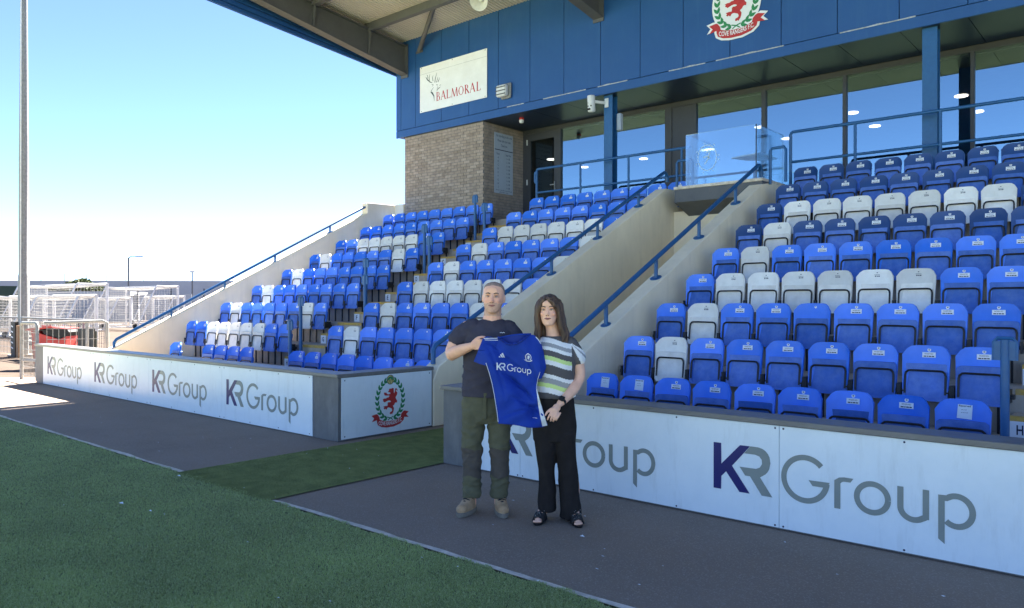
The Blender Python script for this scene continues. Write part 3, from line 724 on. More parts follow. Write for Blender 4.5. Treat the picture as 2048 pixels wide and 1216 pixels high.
    mb = MB(); dsc(mb, .02, .740, .014, 0); mb.add([inkfn(.016, .741), inkfn(.024, .741), inkfn(.024, .749), inkfn(.016, .749)], [(0, 1, 2, 3)], 1); G['dot'] = mb.mesh('number_disc', ['sticker', 'ink'])
    mb = MB(); dsc(mb, .03, .745, .013, 0); mb.add([inkfn(.024, .71), inkfn(.036, .71), inkfn(.033, .742), inkfn(.027, .742)], [(0, 1, 2, 3)], 0)
    card(mb, .028, .698, .084, .032, 0); mb.add([inkfn(-.004, .712), inkfn(.06, .712), inkfn(.058, .722), inkfn(.03, .719), inkfn(.0, .722)], [(0, 1, 2, 3, 4)], 0)
    put_text(mb, 'RESERVED', inkfn, width=.05, height=.009, x0=.028, y0=.697, align='c', m=1)
    G['crown'] = mb.mesh('seat_emblem', ['sticker', 'ink'])
    mb = MB(); put_text(mb, 'RESERVED', inkfn, width=.06, height=.011, x0=.012, y0=.715, align='c')
    for a, b in ((-.026, .016), (-.004, .012), (.012, .018)): mb.add([inkfn(.012 + a, .698), inkfn(.012 + a + b, .698), inkfn(.012 + a + b, .708), inkfn(.012 + a, .708)], [(0, 1, 2, 3)])
    mb.add([inkfn(.004, .741), inkfn(.018, .741), inkfn(.018, .749), inkfn(.004, .749)], [(0, 1, 2, 3)])
    G['print'] = mb.mesh('printed_name', 'ink')
    mb = MB(); mb.add([inkfn(-.045, .742), inkfn(.062, .739), inkfn(.058, .622), inkfn(-.052, .627)], [(0, 1, 2, 3)], 0)
    def ink2(u, v): p = inkfn(u, v); return (p[0], p[1] - .004, p[2])
    put_text(mb, 'Reserved', ink2, width=.086, height=.016, x0=.006, y0=.722, align='c', m=1, bold=.02)
    for y_, L in ((.695, ((-.02, .012), (-.004, .008), (.008, .012))), (.672, ((-.022, .01), (-.008, .008), (.004, .008), (.016, .014)))):
        for a, b in L: mb.add([ink2(a, y_), ink2(a + b, y_ + .002), ink2(a + b, y_ + .005), ink2(a, y_ + .003)], [(0, 1, 2, 3)], 1)
    G['paper'] = mb.mesh('paper_note', ['sticker', 'ink'])
    return G
SG = seat_meshes()
def seat(block, i, j, x, colour, sticker):
    cname = {'blue': 'blue', 'navy': 'navy backed', 'white': 'white'}[colour]
    extra = {'paper': ' with paper note', 'none': '', 'dot': ''}.get(sticker, '')
    lab = '%s seat%s, %s from %s, %s row, %s' % (cname, extra, ORD[j if block[2] else j], block[1], ORD[i], block[0])
    y = Y0 + TREAD * i - .12 - .045
    t = thing('folding_seat', lab, 'seat', (x + random.uniform(-.004, .004), y, flo(i)), 'plastic folding seats in the ' + block[0])
    t.rotation_euler = (random.uniform(-.012, .012), 0, random.uniform(-.018, .018))
    place('backrest', SG['back_' + colour], t, local=True)
    p = place('seat_pan', SG['pan_' + ('white' if colour == 'white' else 'blue')], t, local=True); p.rotation_euler = (random.uniform(-.03, .03), random.uniform(-.012, .012), 0)
    place('frame_tube', SG['frame'], p, local=True)
    for s in (-1, 1):
        h = place('hinge', SG['hinge'], t, local=True); h.location = (s * .205, 0, 0); h.scale = (s, 1, 1)
        b = place('bracket', SG['bracket'], t, local=True); b.location = (s * .11, .075, 0)
    if sticker != 'none':
        k = {'label': 'label', 'crown': 'crown', 'dot': 'dot', 'print': 'print', 'paper': 'paper'}[sticker]
        place(SG[k].name.split('.')[0], SG[k], t, local=True)
    return t
BR = ('right block', 'tunnel', True); BC = ('middle block', 'stairs', True); BL_ = ('left block', 'end wall', True)
W_R = {1: [1], 2: [1], 3: [1, 2, 3, 4, 5, 6], 4: [1], 5: [1], 6: [1, 2, 3, 4, 5, 6, 7]}
W_C = {1: [1], 2: [1, 6], 3: [1, 2, 3, 4, 5, 6], 4: [1, 7], 5: [1, 7], 6: [1, 2, 3, 4, 5, 6]}
W_L = {1: [2, 3, 4, 5, 6], 2: [1, 7], 3: [1], 4: [1], 5: [1, 7], 6: [2, 3, 4, 5, 6]}
for i in range(ROWS):
    for j in range(9):
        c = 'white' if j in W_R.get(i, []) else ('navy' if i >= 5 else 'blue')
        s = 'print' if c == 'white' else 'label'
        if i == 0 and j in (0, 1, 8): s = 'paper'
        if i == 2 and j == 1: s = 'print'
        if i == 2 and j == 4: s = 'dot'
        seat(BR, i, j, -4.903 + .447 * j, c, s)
    for j in range(9 if i == 8 else 8):
        c = 'white' if j in W_C.get(i, []) else 'blue'
        s = 'print' if c == 'white' else ('dot' if (i <= 1 and 2 <= j <= 5) or (i == 2 and j in (4, 5)) else 'crown')
        seat(BC, i, j, -10.96 + .444 * j, c, s)
    for j in range(9):
        if i == 0 and j in (0, 1, 3, 4): continue
        c = 'white' if j in W_L.get(i, []) else 'blue'
        s = 'print' if c == 'white' else ('dot' if (i in (4, 5) and j in (2, 3, 4, 6, 7)) or (i == 2 and j in (2, 3, 4, 5)) or (i == 8 and j in (4, 5)) else 'crown')
        seat(BL_, i, j, -16.13 + .45 * j, c, s)
# ================================================================= signs, crests, fittings
LION = [(.053, .19), (.056, .14), (.062, .123), (.072, .15), (.075, .178), (.088, .187), (.101, .183), (.116, .161), (.106, .15), (.098, .168), (.088, .168), (.088, .15), (.098, .145), (.114, .128), (.104, .10), (.088, .082), (.082, .071), (.092, .05), (.101, .040), (.110, .032), (.106, .004), (.090, .010), (.075, .004), (.062, -.016), (.040, -.031), (.050, -.045), (.058, -.058), (.054, -.085), (.045, -.110), (.034, -.120), (.028, -.134), (.015, -.124), (.002, -.131), (-.011, -.124), (-.006, -.104), (.012, -.100), (.028, -.088), (.025, -.07), (.019, -.060), (-.004, -.05), (-.019, -.043), (-.035, -.042), (-.049, -.047), (-.056, -.06), (-.066, -.068), (-.078, -.054), (-.092, -.062), (-.108, -.047), (-.096, -.038), (-.112, -.026), (-.095, -.022), (-.07, -.020), (-.049, -.023), (-.044, -.01), (-.045, .012), (-.035, .022), (-.01, .020), (.011, .027), (-.004, .040), (-.024, .044), (-.05, .040), (-.075, .032), (-.092, .024), (-.104, .036), (-.119, .042), (-.112, .056), (-.122, .066), (-.096, .074), (-.07, .072), (-.05, .082), (-.032, .081), (-.022, .09), (-.015, .103), (-.03, .106), (-.05, .106), (-.075, .108), (-.092, .114), (-.098, .128), (-.104, .142), (-.092, .149), (-.08, .14), (-.071, .150), (-.062, .136), (-.05, .126), (-.032, .118), (-.014, .124), (-.004, .122), (.002, .134), (-.012, .144), (-.034, .148), (-.037, .158), (-.022, .164), (-.022, .178), (-.012, .19), (.012, .186), (.03, .194)]
BAN = [(-.295, -.119), (-.225, -.107), (-.204, -.109), (-.175, -.145), (-.165, -.182), (-.108, -.202), (-.023, -.212), (.089, -.205), (.168, -.180), (.176, -.144), (.203, -.117), (.229, -.106), (.301, -.124), (.256, -.156), (.301, -.195), (.225, -.187), (.216, -.223), (.159, -.264), (.054, -.288), (-.057, -.288), (-.142, -.273), (-.196, -.244), (-.210, -.207), (-.213, -.180), (-.291, -.197), (-.254, -.156)]
def leafpts(cx, cy, ang, L, W):
    c, s = math.cos(ang), math.sin(ang)
    P = [(0, 0), (.25, .42), (.55, .5), (.85, .22), (1, 0), (.85, -.22), (.55, -.5), (.25, -.42)]
    return [(cx + c * a * L - s * b * W, cy + s * a * L + c * b * W) for a, b in P]
def wreath(fn, mb, d0, d1, m=0, mono=False):
    for s in (-1, 1):
        for k in range(11):
            a = math.radians(-76 + 15.2 * k); rx, ry = .205, .245
            cx, cy = rx * math.cos(a) * s, .055 + ry * math.sin(a)
            tx, ty = -rx * math.sin(a) * s, ry * math.cos(a); tl = math.hypot(tx, ty); tg = math.atan2(ty / tl, tx / tl)
            for q, o in ((.45, 0), (-.45, .012)):
                mb.prism(leafpts(cx, cy, tg + q * s, .072, .030), fn, d0, d1 + o * .05, m)
def crest(fn, parent, backing=False, d=.001, mono=None, text=True):
    """club crest: lion in a laurel wreath over a lettered ribbon"""
    c = (lambda k: mono or k)
    if backing:
        mb = MB(); mb.prism(arc(0, .06, .262, .315, 0, 360, 48)[:-1], fn, .0, d * .8)
        L = [(u * 1.06 + (.012 if u > 0 else -.012), (v + .2) * 1.22 - .2) for u, v in BAN]; mb.prism(L, fn, 0, d * .9); mb.build('crest_backing', c('sticker'), parent)
    mb = MB(); wreath(fn, mb, d, d * 1.6); mb.build('wreath', c('green'), parent)
    mb = MB(); mb.prism(LION, fn, d, d * 1.7); mb.build('lion', c('red'), parent)
    mb = MB(); stroke(mb, [(-.04, -.20), (0, -.175), (.05, -.16)], .012, fn, d, d * 1.3); stroke(mb, [(.04, -.20), (0, -.175), (-.05, -.16)], .012, fn, d, d * 1.35); mb.build('wreath_stem', c('green'), parent)
    mb = MB(); mb.prism(arc(0, .300, .056, .056, 0, 360, 24)[:-1], fn, d, d * 1.9); bl = mb.build('ball', c('gold'), parent)
    if not mono:
        mb = MB()
        stroke(mb, arc(0, .300, .056, .056, 0, 360, 24), .008, fn, d * 2, d * 2.2)
        stroke(mb, [(-.05, .285), (.03, .345)], .007, fn, d * 2, d * 2.2); stroke(mb, [(-.03, .255), (-.012, .30)], .007, fn, d * 2, d * 2.2); stroke(mb, [(0, .25), (.015, .32)], .007, fn, d * 2, d * 2.2); stroke(mb, [(.028, .26), (.04, .33)], .007, fn, d * 2, d * 2.2)
        mb.build('ball_lines', 'signdark', bl)
    mb = MB(); mb.prism(BAN, fn, d, d * 2.0); rb_ = mb.build('ribbon', c('red'), parent)
    if text:
        mb = MB()
        def tf(u, v): 
            return fn(u, v - .262 + .72 * u * u + .03 * u, d * 2.3)
        put_text(mb, 'COVE RANGERS F.C.', tf, width=.375, height=.048, x0=.003, y0=0, align='c', bold=.02); mb.build('ribbon_lettering', c('sticker'), rb_)
sidefn = lambda u, v, d: (-7.3735 + d, 6.2 + u, .372 + v)
cb = thing('crest_print', 'red lion crest in green laurel on the white side panel', 'crest', (-7.37, 6.2, .05), 'club crests')
crest(sidefn, cb, d=.0008)
cf = thing('crest_sign', 'large red lion crest sign fixed to the blue fascia', 'crest', (-6.39, YF - .01, 6.75), 'club crests')
crest(lambda u, v, d: (-6.39 + u * 1.9, YF - .012 - d, 7.302 + v * 1.9), cf, True, d=.006)
# etched crest on the balcony glass
mb = MB(); fn = lambda u, v, d: (-6.42 + u * .95, 12.7985 - d, 4.25 + v * .95)
for k in range(22):
    a = 2 * math.pi * k / 22; mb.prism(leafpts(.2 * math.cos(a), .02 + .25 * math.sin(a), a + 1.9, .07, .02), fn, 0, .0006)
    if k % 3 == 0: mb.prism(leafpts(.23 * math.cos(a), .02 + .28 * math.sin(a), a + 1.2, .05, .014), fn, 0, .0006)
for p in ([(-.05, -.1), (.02, .0), (.05, .12)], [(-.08, .03), (.0, .05), (.06, 0)], [(-.02, .12), (.05, .16)]): stroke(mb, p, .02, fn, 0, .0006)
mb.build('etched_crest', 'frost', bc)

# BALMORAL sign
sg = thing('sponsor_sign', 'white sign with red BALMORAL lettering and a stag on the blue fascia', 'sign', (-14.13, YF - .01, 6.73))
MB().box(-15.36, -12.91, YF - .022, YF - .010, 6.735, 7.95).build('sign_panel', 'signwhite', sg)
MB().box(-15.358, -12.912, YF - .0232, YF - .0222, 7.75, 7.756).build('panel_joint', 'sealant', sg)
def sfn(u, v, d): return (-14.735 + u * .24, YF - .0225 - d, 6.950 + v * .228)
mb = MB(); D = (.0, .0012)
def ser(x0, x1, y): mb.prism([(x0, y), (x1, y), (x1, y + .035), (x0, y + .035)], sfn, *D)
def stem(x, w_=.14, a=0, b=1): mb.prism([(x, a), (x + w_, a), (x + w_, b), (x, b)], sfn, *D); ser(x - .06, x + w_ + .06, a - .001); ser(x - .06, x + w_ + .06, b - .034)
def lig(p, wv): stroke(mb, p, wv, sfn, 0, .0013)
def ltB(x): stem(x); lig([(x + .1, .97)] + arc(x + .22, .745, .17, .225, 80, -80, 10) + [(x + .1, .52)], [.05] * 4 + [.11] * 5 + [.05] * 4); lig([(x + .1, .51)] + arc(x + .25, .265, .22, .25, 80, -80, 10) + [(x + .1, .02)], [.05] * 4 + [.13] * 5 + [.05] * 4)
def ltA(x): lig([(x, 0), (x + .30, 1.02)], .06); lig([(x + .30, 1.02), (x + .64, 0)], .14); lig([(x + .12, .36), (x + .5, .36)], .05); ser(x - .08, x + .1, 0); ser(x + .52, x + .76, 0)
def ltL(x): stem(x); lig([(x + .1, .025), (x + .52, .025)], .05); lig([(x + .51, 0), (x + .53, .2)], .05)
def ltM(x): lig([(x, 0), (x + .1, 1)], .06); lig([(x + .09, 1), (x + .42, .02)], .13); lig([(x + .42, .02), (x + .74, 1)], .06); lig([(x + .74, 1), (x + .84, 0)], .14); ser(x - .08, x + .09, 0); ser(x + .74, x + .95, 0)
def ltO(x): lig(arc(x + .38, .5, .32, .47, 0, 360, 28), [.14 - .09 * abs(math.sin(2 * math.pi * i / 28)) for i in range(29)])
def ltR(x): stem(x); lig([(x + .1, .97)] + arc(x + .22, .745, .18, .225, 80, -80, 10) + [(x + .1, .52)], [.05] * 4 + [.12] * 5 + [.05] * 4); lig([(x + .22, .52), (x + .58, 0)], .14)
for f_, x in ((ltB, .10), (ltA, .82), (ltL, 1.70), (ltM, 2.45), (ltO, 3.48), (ltR, 4.45), (ltA, 5.22), (ltL, 6.18)): f_(x)
mb.build('sign_lettering', 'signred', sg)
mb = MB(); sf2 = lambda u, v, d: (u, YF - .0225 - d, v)
for p, w_ in (([(-14.80, 6.97), (-14.815, 7.10), (-14.88, 7.19), (-14.93, 7.225), (-14.90, 7.27), (-14.83, 7.33)], [.006, .03, .05, .03, .015, .006]),
              ([(-15.13, 7.66), (-15.07, 7.58), (-14.97, 7.50), (-14.88, 7.46)], [.01, .03, .025, .01]), ([(-15.05, 7.60), (-15.06, 7.68), (-15.09, 7.72)], [.02, .015, .005]), ([(-14.99, 7.53), (-15.00, 7.62), (-14.97, 7.71)], [.02, .02, .005]),
              ([(-14.85, 7.50), (-14.87, 7.60), (-14.84, 7.66)], [.02, .015, .005]), ([(-14.78, 7.45), (-14.76, 7.56), (-14.70, 7.70)], [.025, .02, .005]), ([(-14.72, 7.44), (-14.68, 7.52), (-14.66, 7.58)], [.02, .015, .005]), ([(-14.66, 7.44), (-14.62, 7.50), (-14.60, 7.55)], [.02, .015, .005]),
              ([(-14.90, 7.42), (-14.84, 7.40), (-14.88, 7.36)], [.008, .02, .008]), ([(-14.72, 7.38), (-14.66, 7.36)], [.02, .01]), ([(-14.72, 7.21), (-14.64, 7.27), (-14.56, 7.30)], [.008, .02, .006]), ([(-14.60, 7.34), (-14.55, 7.35)], [.015, .008]), ([(-14.70, 7.25), (-14.66, 7.33)], [.01, .01])):
    stroke(mb, p, w_, sf2, 0, .001)
mb.build('stag_outline', 'signdark', sg)
for q in (-15.3, -14.13, -12.97):
    for zz in (6.77, 7.92): MB().lathe([(.014, 0), (.01, .004)], (q, YF - .0225, zz), (0, -1, 0), 6).build('screw', 'signdark', sg)

# seat plan sign on the tower
ss = thing('seating_notice', 'tall grey notice listing rows and seat numbers on the brick tower', 'sign', (-13.09, 14.77, 4.44))
MB().box(-13.098, -13.088, 14.41, 15.125, 4.445, 5.985).build('notice_panel', 'signgrey', ss)
tf = lambda u, v: (-13.0868, 14.41 + u, 4.445 + v)
mb = MB()
put_text(mb, 'No standing in this area', tf, width=.60, height=.065, x0=.37, y0=1.42, align='c'); put_text(mb, 'Please take your seat', tf, width=.50, height=.065, x0=.37, y0=1.30, align='c'); put_text(mb, 'Thank you', tf, width=.24, height=.065, x0=.37, y0=1.18, align='c')
mb.add([tf(.01, 1.10), tf(.705, 1.10), tf(.705, 1.12), tf(.01, 1.12)], [(0, 1, 2, 3)])
put_text(mb, 'Row', tf, width=.11, height=.06, x0=.14, y0=.98, align='c'); put_text(mb, 'Seat No', tf, width=.19, height=.06, x0=.53, y0=.98, align='c')
for k, ch_ in enumerate('ABCDEFGHJ'):
    z = .89 - .095 * k
    put_text(mb, ch_, tf, height=.05, x0=.14, y0=z, align='c'); put_text(mb, '1-18', tf, width=.12, height=.05, x0=.53, y0=z, align='c')
put_text(mb, 'Access to all other seats through', tf, width=.62, height=.03, x0=.36, y0=.06, align='c'); put_text(mb, 'alternative stair', tf, width=.36, height=.03, x0=.36, y0=.02, align='c')
mb.build('notice_lettering', 'ink', ss)

# fittings
bl = thing('bulkhead_light', 'grey square bulkhead light on the blue fascia', 'light', (-12.25, YF - .01, 6.6))
MB().box(-12.42, -12.10, YF - .06, YF - .012, 6.58, 6.95, c=.02).build('housing', 'galv', bl)
MB().box(-12.47, -12.16, YF - .19, YF - .061, 6.62, 6.90, c=.03).build('lens', 'whiteplastic', bl)
for z in (6.66, 6.745, 6.83): MB().box(-12.475, -12.155, YF - .196, YF - .191, z, z + .025).build('guard_bar', 'steelgrey', bl)
cc = thing('security_camera', 'white pan and tilt security camera on the blue column', 'camera', (-9.6, 13.98, 6.0))
mb = MB(); mb.lathe([(.06, -.19), (.085, -.175), (.085, .14), (.08, .165), (.03, .18)], (-9.70, 13.84, 6.02), (.05, -.15, 1), 18); hd = mb.build('camera_head', 'whiteplastic', cc, True)
for (dx, z, r_) in ((-.02, 6.02, .028), (.035, 5.95, .018), (-.035, 5.95, .016)): MB().lathe([(r_, 0), (r_ * .7, .012)], (-9.70 + dx, 13.775, z), (.2, -1, -.1), 12).build('camera_lens', 'black', hd)
MB().box(-9.755, -9.675, 13.752, 13.775, 5.86, 5.90, c=.006).build('sensor_window', 'black', hd)
MB().tube([(-9.63, 13.88, 6.05), (-9.56, 13.96, 6.04), (-9.50, 14.06, 6.04)], .035, 10).build('arm', 'whiteplastic', cc, True)
MB().box(-9.50, -9.40, 14.05, 14.079, 5.93, 6.13, c=.008).build('mount', 'whiteplastic', cc)
sb = thing('alarm_sounder', 'small red and white alarm sounder under the soffit', 'alarm', (-12.18, 14.4, 6.05))
MB().lathe([(.06, 0), (.065, -.04), (.06, -.05)], (-12.18, 14.4, 6.193), (0, 0, 1), 14).build('base', 'red', sb, True)
MB().lathe([(.055, -.051), (.06, -.09), (.045, -.125), (.015, -.135)], (-12.18, 14.4, 6.193), (0, 0, 1), 14).build('dome', 'whiteplastic', sb, True)
wb = thing('wall_speaker', 'slim grey box speaker on the far side of the left column', 'speaker', (-9.2, 14.3, 5.5))
MB().box(-9.29, -9.18, 14.20, 14.32, 5.42, 5.80, c=.02).build('cabinet', 'signgrey', wb); MB().box(-9.305, -9.29, 14.24, 14.28, 5.55, 5.65).build('clip', 'black', wb)
hs = thing('horn_speaker', 'cream horn loudspeaker hanging under the roof', 'speaker', (-11.9, 12.6, 8.5))
ax = Vector((.25, -.75, -.42)).normalized(); c0 = Vector((-11.93, 12.75, 8.56))
MB().lathe([(.045, 0), (.06, .09), (.10, .18), (.165, .25), (.215, .285), (.22, .292), (.205, .285), (.15, .245), (.09, .18), (.05, .10), (.02, .06)], c0, ax, 26, cap=False).build('horn', 'whiteplastic', hs, True)
MB().lathe([(.05, .10), (.035, .19), (.005, .20)], c0, ax, 14).build('driver_cone', 'whiteplastic', hs, True)
MB().lathe([(.07, -.12), (.07, 0), (.04, .01)], c0, ax, 14).build('driver_body', 'steelgrey', hs, True)
MB().tube([c0 + Vector((0, 0, .0)), c0 + Vector((-.02, .05, .35))], .015, 8).build('bracket', 'steelgrey', hs, True)
# ================================================================= the yard left of the stand
ft = thing('floodlight_mast', 'tall grey galvanised floodlight mast left of the stand', 'mast', (-26.6, 7.9, 0))
mb = MB(); mb.lathe([(.19, 0), (.19, .03), (.15, .04), (.150, 2.45), (.135, 2.5), (.132, 6), (.10, 10), (.066, 20)], (-26.6, 7.9, 0), (0, 0, 1), 16); mb.build('shaft', 'galv', ft, True)
MB().tube([(-26.47, 7.78, .05), (-26.475, 7.785, 9.9), (-26.52, 7.83, 19)], .018, 6).build('cable_conduit', 'whiteplastic', ft, True)
MB().box(-28.0, -25.2, 7.8, 8.0, 19.6, 20.2, c=.02).build('lamp_bank', 'steelgrey', ft)
MB().box(-26.9, -26.3, 7.55, 8.2, .0, .045).build('base_flange', 'concrete', ft)

def mesh_panel(t, a, b, z0, z1, sx=.10, sz=.10, r=.005):
    a = Vector(a); b = Vector(b); L = (b - a).length; d = (b - a).normalized(); mb = MB()
    n = max(2, int(L / sx))
    for k in range(n + 1):
        p = a + d * (L * k / n); mb.bar((p.x, p.y, z0), (p.x, p.y, z1), r * 2, r * 2, up=(1, 0, 0))
    k = z0
    while k <= z1 + 1e-6:
        mb.bar((a.x, a.y, k), (b.x, b.y, k), r * 2, r * 2); k += sz
    o = mb.build('mesh_infill', 'galv', t); o['kind'] = 'stuff'
pf = thing('perimeter_fence', 'galvanised rail fence with wire mesh running past the mast', 'fence', (-36, 7.8, 0))
MB().tube([(-62, 7.8, 1.15), (-20.3, 7.8, 1.17)], .03, 8).build('top_rail', 'galv', pf, True)
for x in np.arange(-60, -20, 2.4): MB().tube([(x, 7.8, 0), (x, 7.8, 1.15)], .028, 8).build('post', 'galv', pf, True)
mesh_panel(pf, (-46, 7.8, 0), (-20.3, 7.8, 0), .06, 1.1, .14, .18, .005)
pg = thing('mesh_gate', 'grey tubular mesh gate panel at the left end of the board', 'gate', (-17.9, 5.46, 0))
MB().tube([(-18.51, 5.46, 0), (-18.51, 5.46, 1.13), (-18.49, 5.46, 1.175), (-18.45, 5.46, 1.195), (-17.62, 5.46, 1.205), (-17.58, 5.46, 1.185), (-17.56, 5.46, 1.14), (-17.56, 5.46, .03)], .035, 10).build('frame', 'galv', pg, True)
for z in (.40, .42): MB().tube([(-18.5, 5.46, z), (-17.57, 5.46, z + .02)], .018, 8).build('cross_bar', 'galv', pg, True)
mesh_panel(pg, (-18.48, 5.47, 0), (-17.58, 5.47, 0), .10, 1.1, .075, .18)
ps = thing('side_fence', 'low galvanised mesh fence between the gate and the end wall', 'fence', (-17.55, 7.0, 0))
MB().tube([(-17.62, 5.6, 1.205), (-17.30, 6.62, 1.235), (-17.27, 6.70, 1.20), (-17.27, 6.72, 0)], .033, 8).build('top_rail', 'galv', ps, True)
MB().tube([(-17.40, 6.35, 0), (-17.40, 6.35, 1.2)], .033, 8).build('post', 'galv', ps, True)
mesh_panel(ps, (-17.6, 5.65, 0), (-17.28, 6.66, 0), .2, 1.18, .10, .22)
# bin
bn = thing('waste_bin', 'red wheeled waste bin with its black mouth open', 'bin', (-20.7, 7.0, 0))
def bq(u, v, d): u *= .74; d *= .7; return (-21.1 + u * .756 - d * .655, 6.95 + u * .655 + d * .756, v)
mb = MB(); mb.prism([(-.50, .12), (.50, .12), (.60, .80), (.35, .72), (-.20, .84), (-.60, .93)], bq, -.35, .35); body = mb.build('body', 'binred', bn)
mb = MB(); mb.prism([(-.22, .925), (-.18, .86), (.33, .745), (.585, .80), (.66, .90), (.60, .97), (-.50, .955)], bq, -.33, .33); mb.build('mouth', 'black', bn)
mb = MB(); mb.prism([(-.78, .945), (-.70, .985), (.10, 1.03), (.62, .99), (.60, .97), (.05, 1.0), (-.60, .935)], bq, -.40, .40); mb.build('lid', 'binred', bn)
mb = MB(); mb.prism([(.05, .42), (.16, .40), (.20, .55), (.12, .62), (.02, .55)], bq, -.354, -.351); mb.prism([(.28, .46), (.36, .42), (.40, .55), (.33, .53)], bq, -.354, -.351); mb.build('sticker', 'sticker', bn)
for u in (-.4, .4):
    for d in (-.25, .25): MB().lathe([(.09, -.03), (.09, .03)], bq(u, .09, d), bq(0, 0, 1) - Vector(bq(0, 0, 0)) if False else Vector((-.655, .756, 0)), 12).build('wheel', 'black', bn)
# posters and odd panels on the fence
op = thing('leaning_panel', 'black slatted panel standing right of the red bin', 'panel', (-18.5, 6.85, 0))
for k in range(6): MB().box(-19.35 + .16 * k, -19.21 + .16 * k, 6.85, 6.89, .0, 1.03).build('slat', 'black', op)
MB().box(-19.36, -18.4, 6.895, 6.92, .05, .98).build('backing', 'signdark', op)
pst = thing('fence_poster', 'pale blue and white poster tied to the yard fence', 'poster', (-25.0, 7.72, .55))
MB().box(-25.35, -24.55, 7.725, 7.735, .50, .88).build('poster_sheet', 'signgrey', pst)
mb = MB(); put_text(mb, 'H', lambda u, v: (-25.2 + u, 7.7238, .56 + v), height=.24, bold=.03); put_text(mb, 'O', lambda u, v: (-24.95 + u, 7.7238, .56 + v), height=.24, bold=.03); mb.build('poster_lettering', 'sticker', pst)
pr2 = thing('red_poster', 'red poster on the yard fence left of the bin', 'poster', (-24.2, 7.72, .7)); MB().box(-24.5, -23.75, 7.725, 7.735, .70, .98).build('poster_sheet', 'binred', pr2)
mb = MB(); mb.box(-24.4, -23.95, 7.722, 7.7245, .80, .86); mb.build('poster_print', 'sticker', pr2)
tp = thing('chevron_post', 'dark timber post with white chevrons beside the mast', 'post', (-26.2, 7.6, 0))
MB().box(-26.38, -26.02, 7.50, 7.60, 0, 1.05).build('board', 'black', tp)
for k in range(5):
    z = .22 + .16 * k; mb = MB(); mb.prism([(-26.34, z + .05), (-26.18, z + .02), (-26.18, z + .06), (-26.34, z + .09)], lambda u, v, d: (u, 7.498 - d, v), 0, .003); mb.build('chevron', 'sticker', tp)
MB().box(-25.9, -25.74, 7.50, 7.58, 0, .95).build('timber_post', 'timber', tp)

# goals
def goal(label, xr, y, w_, h, dt, db, z0=.15, pr_=.075):
    t = thing('football_goal', label, 'goal', (xr - w_ / 2, y, z0), 'white portable goals in the yard')
    xl = xr - w_
    for x in (xl, xr): MB().tube([(x, y, z0), (x, y, z0 + h)], pr_, 8).build('post', 'goalwhite', t, True)
    MB().tube([(xl - pr_, y, z0 + h), (xr + pr_, y, z0 + h)], pr_, 8).build('crossbar', 'goalwhite', t, True)
    for x in (xl, xr): MB().tube([(x, y, z0 + h - .02), (x, y - dt + .1, z0 + h + .02), (x, y - dt, z0 + h - .04), (x, y - db, z0 + .05), (x, y, z0 + .05)], .05, 6).build('side_frame', 'goalwhite', t, True)
    MB().tube([(xl, y - dt, z0 + h), (xr, y - dt, z0 + h)], .022, 6).build('rear_bar', 'goalwhite', t, True)
    MB().tube([(xl, y - db, z0 + .05), (xr, y - db, z0 + .05)], .032, 6).build('ground_bar', 'goalwhite', t, True)
    mb = MB(); st = .16; r_ = .0065
    prof = [(0, h - .03), (-dt, h - .05), (-db, .07)]
    def pt(s):
        l1 = dt; l2 = math.hypot(db - dt, h); d_ = s * (l1 + l2)
        if d_ < l1: return (-d_, h - .04 - .10 * math.sin(math.pi * d_ / l1))
        q = (d_ - l1) / l2; return (-dt - (db - dt) * q + .12 * math.sin(math.pi * q), h - .05 - (h - .12) * q)
    nx = int(w_ / st); L = dt + math.hypot(db - dt, h); ns = int(L / st)
    for k in range(nx + 1):
        x = xl + w_ * k / nx; P = [(x, y + a, z0 + b) for a, b in (pt(s / 12) for s in range(13))]
        mb.tube(P, r_, 3, caps=False)
    for k in range(1, ns):
        a, b = pt(k / ns); sag = .04
        mb.tube([(xl, y + a, z0 + b), ((xl + xr) / 2, y + a, z0 + b - sag), (xr, y + a, z0 + b)], r_, 3, caps=False)
    for x in (xl, xr):
        for k in range(1, int(h / st)):
            z = k * st; q = 1 - (z - .07) / (h - .12); yb = -dt - (db - dt) * min(1, max(0, q)); mb.tube([(x, y, z0 + z), (x, y + yb, z0 + z)], r_, 3, caps=False)
        for k in range(1, int(db / st)):
            yy = k * st; zt = h - .05 if yy < dt else (h - .05) * (1 - (yy - dt) / (db - dt)); mb.tube([(x, y - yy, z0 + .05), (x, y - yy, z0 + max(.06, zt))], r_, 3, caps=False)
    o = mb.build('net', 'net', t); o['kind'] = 'stuff'
    for x in (xl + .1, xr - .1): MB().lathe([(.14, -.05), (.14, .05)], (x, y - db - .05, z0 + .12), (1, 0, 0), 12).build('wheel', 'black', t)
    return t
goal('large white football goal with net nearest the mast', -42.8, 16.6, 9.0, 2.46, 1.5, 2.6)
goal('large white football goal behind the blue end wall rail', -45.3, 21.6, 7.32, 2.46, 1.3, 2.4)
goal('small white goal right of the mast, half hidden by the large goal', -34.1, 12.8, 4.88, 1.86, .7, 1.5, .05)
goal('small white goal directly behind the floodlight mast', -39.9, 12.7, 4.88, 1.86, .7, 1.5, .05)
goal('small white goal standing between the two large goals', -46.6, 19.4, 3.6, 1.75, .7, 1.5)
goal('small white goal farthest back by the palisade fence', -50.9, 24.7, 4.6, 1.9, .7, 1.5)

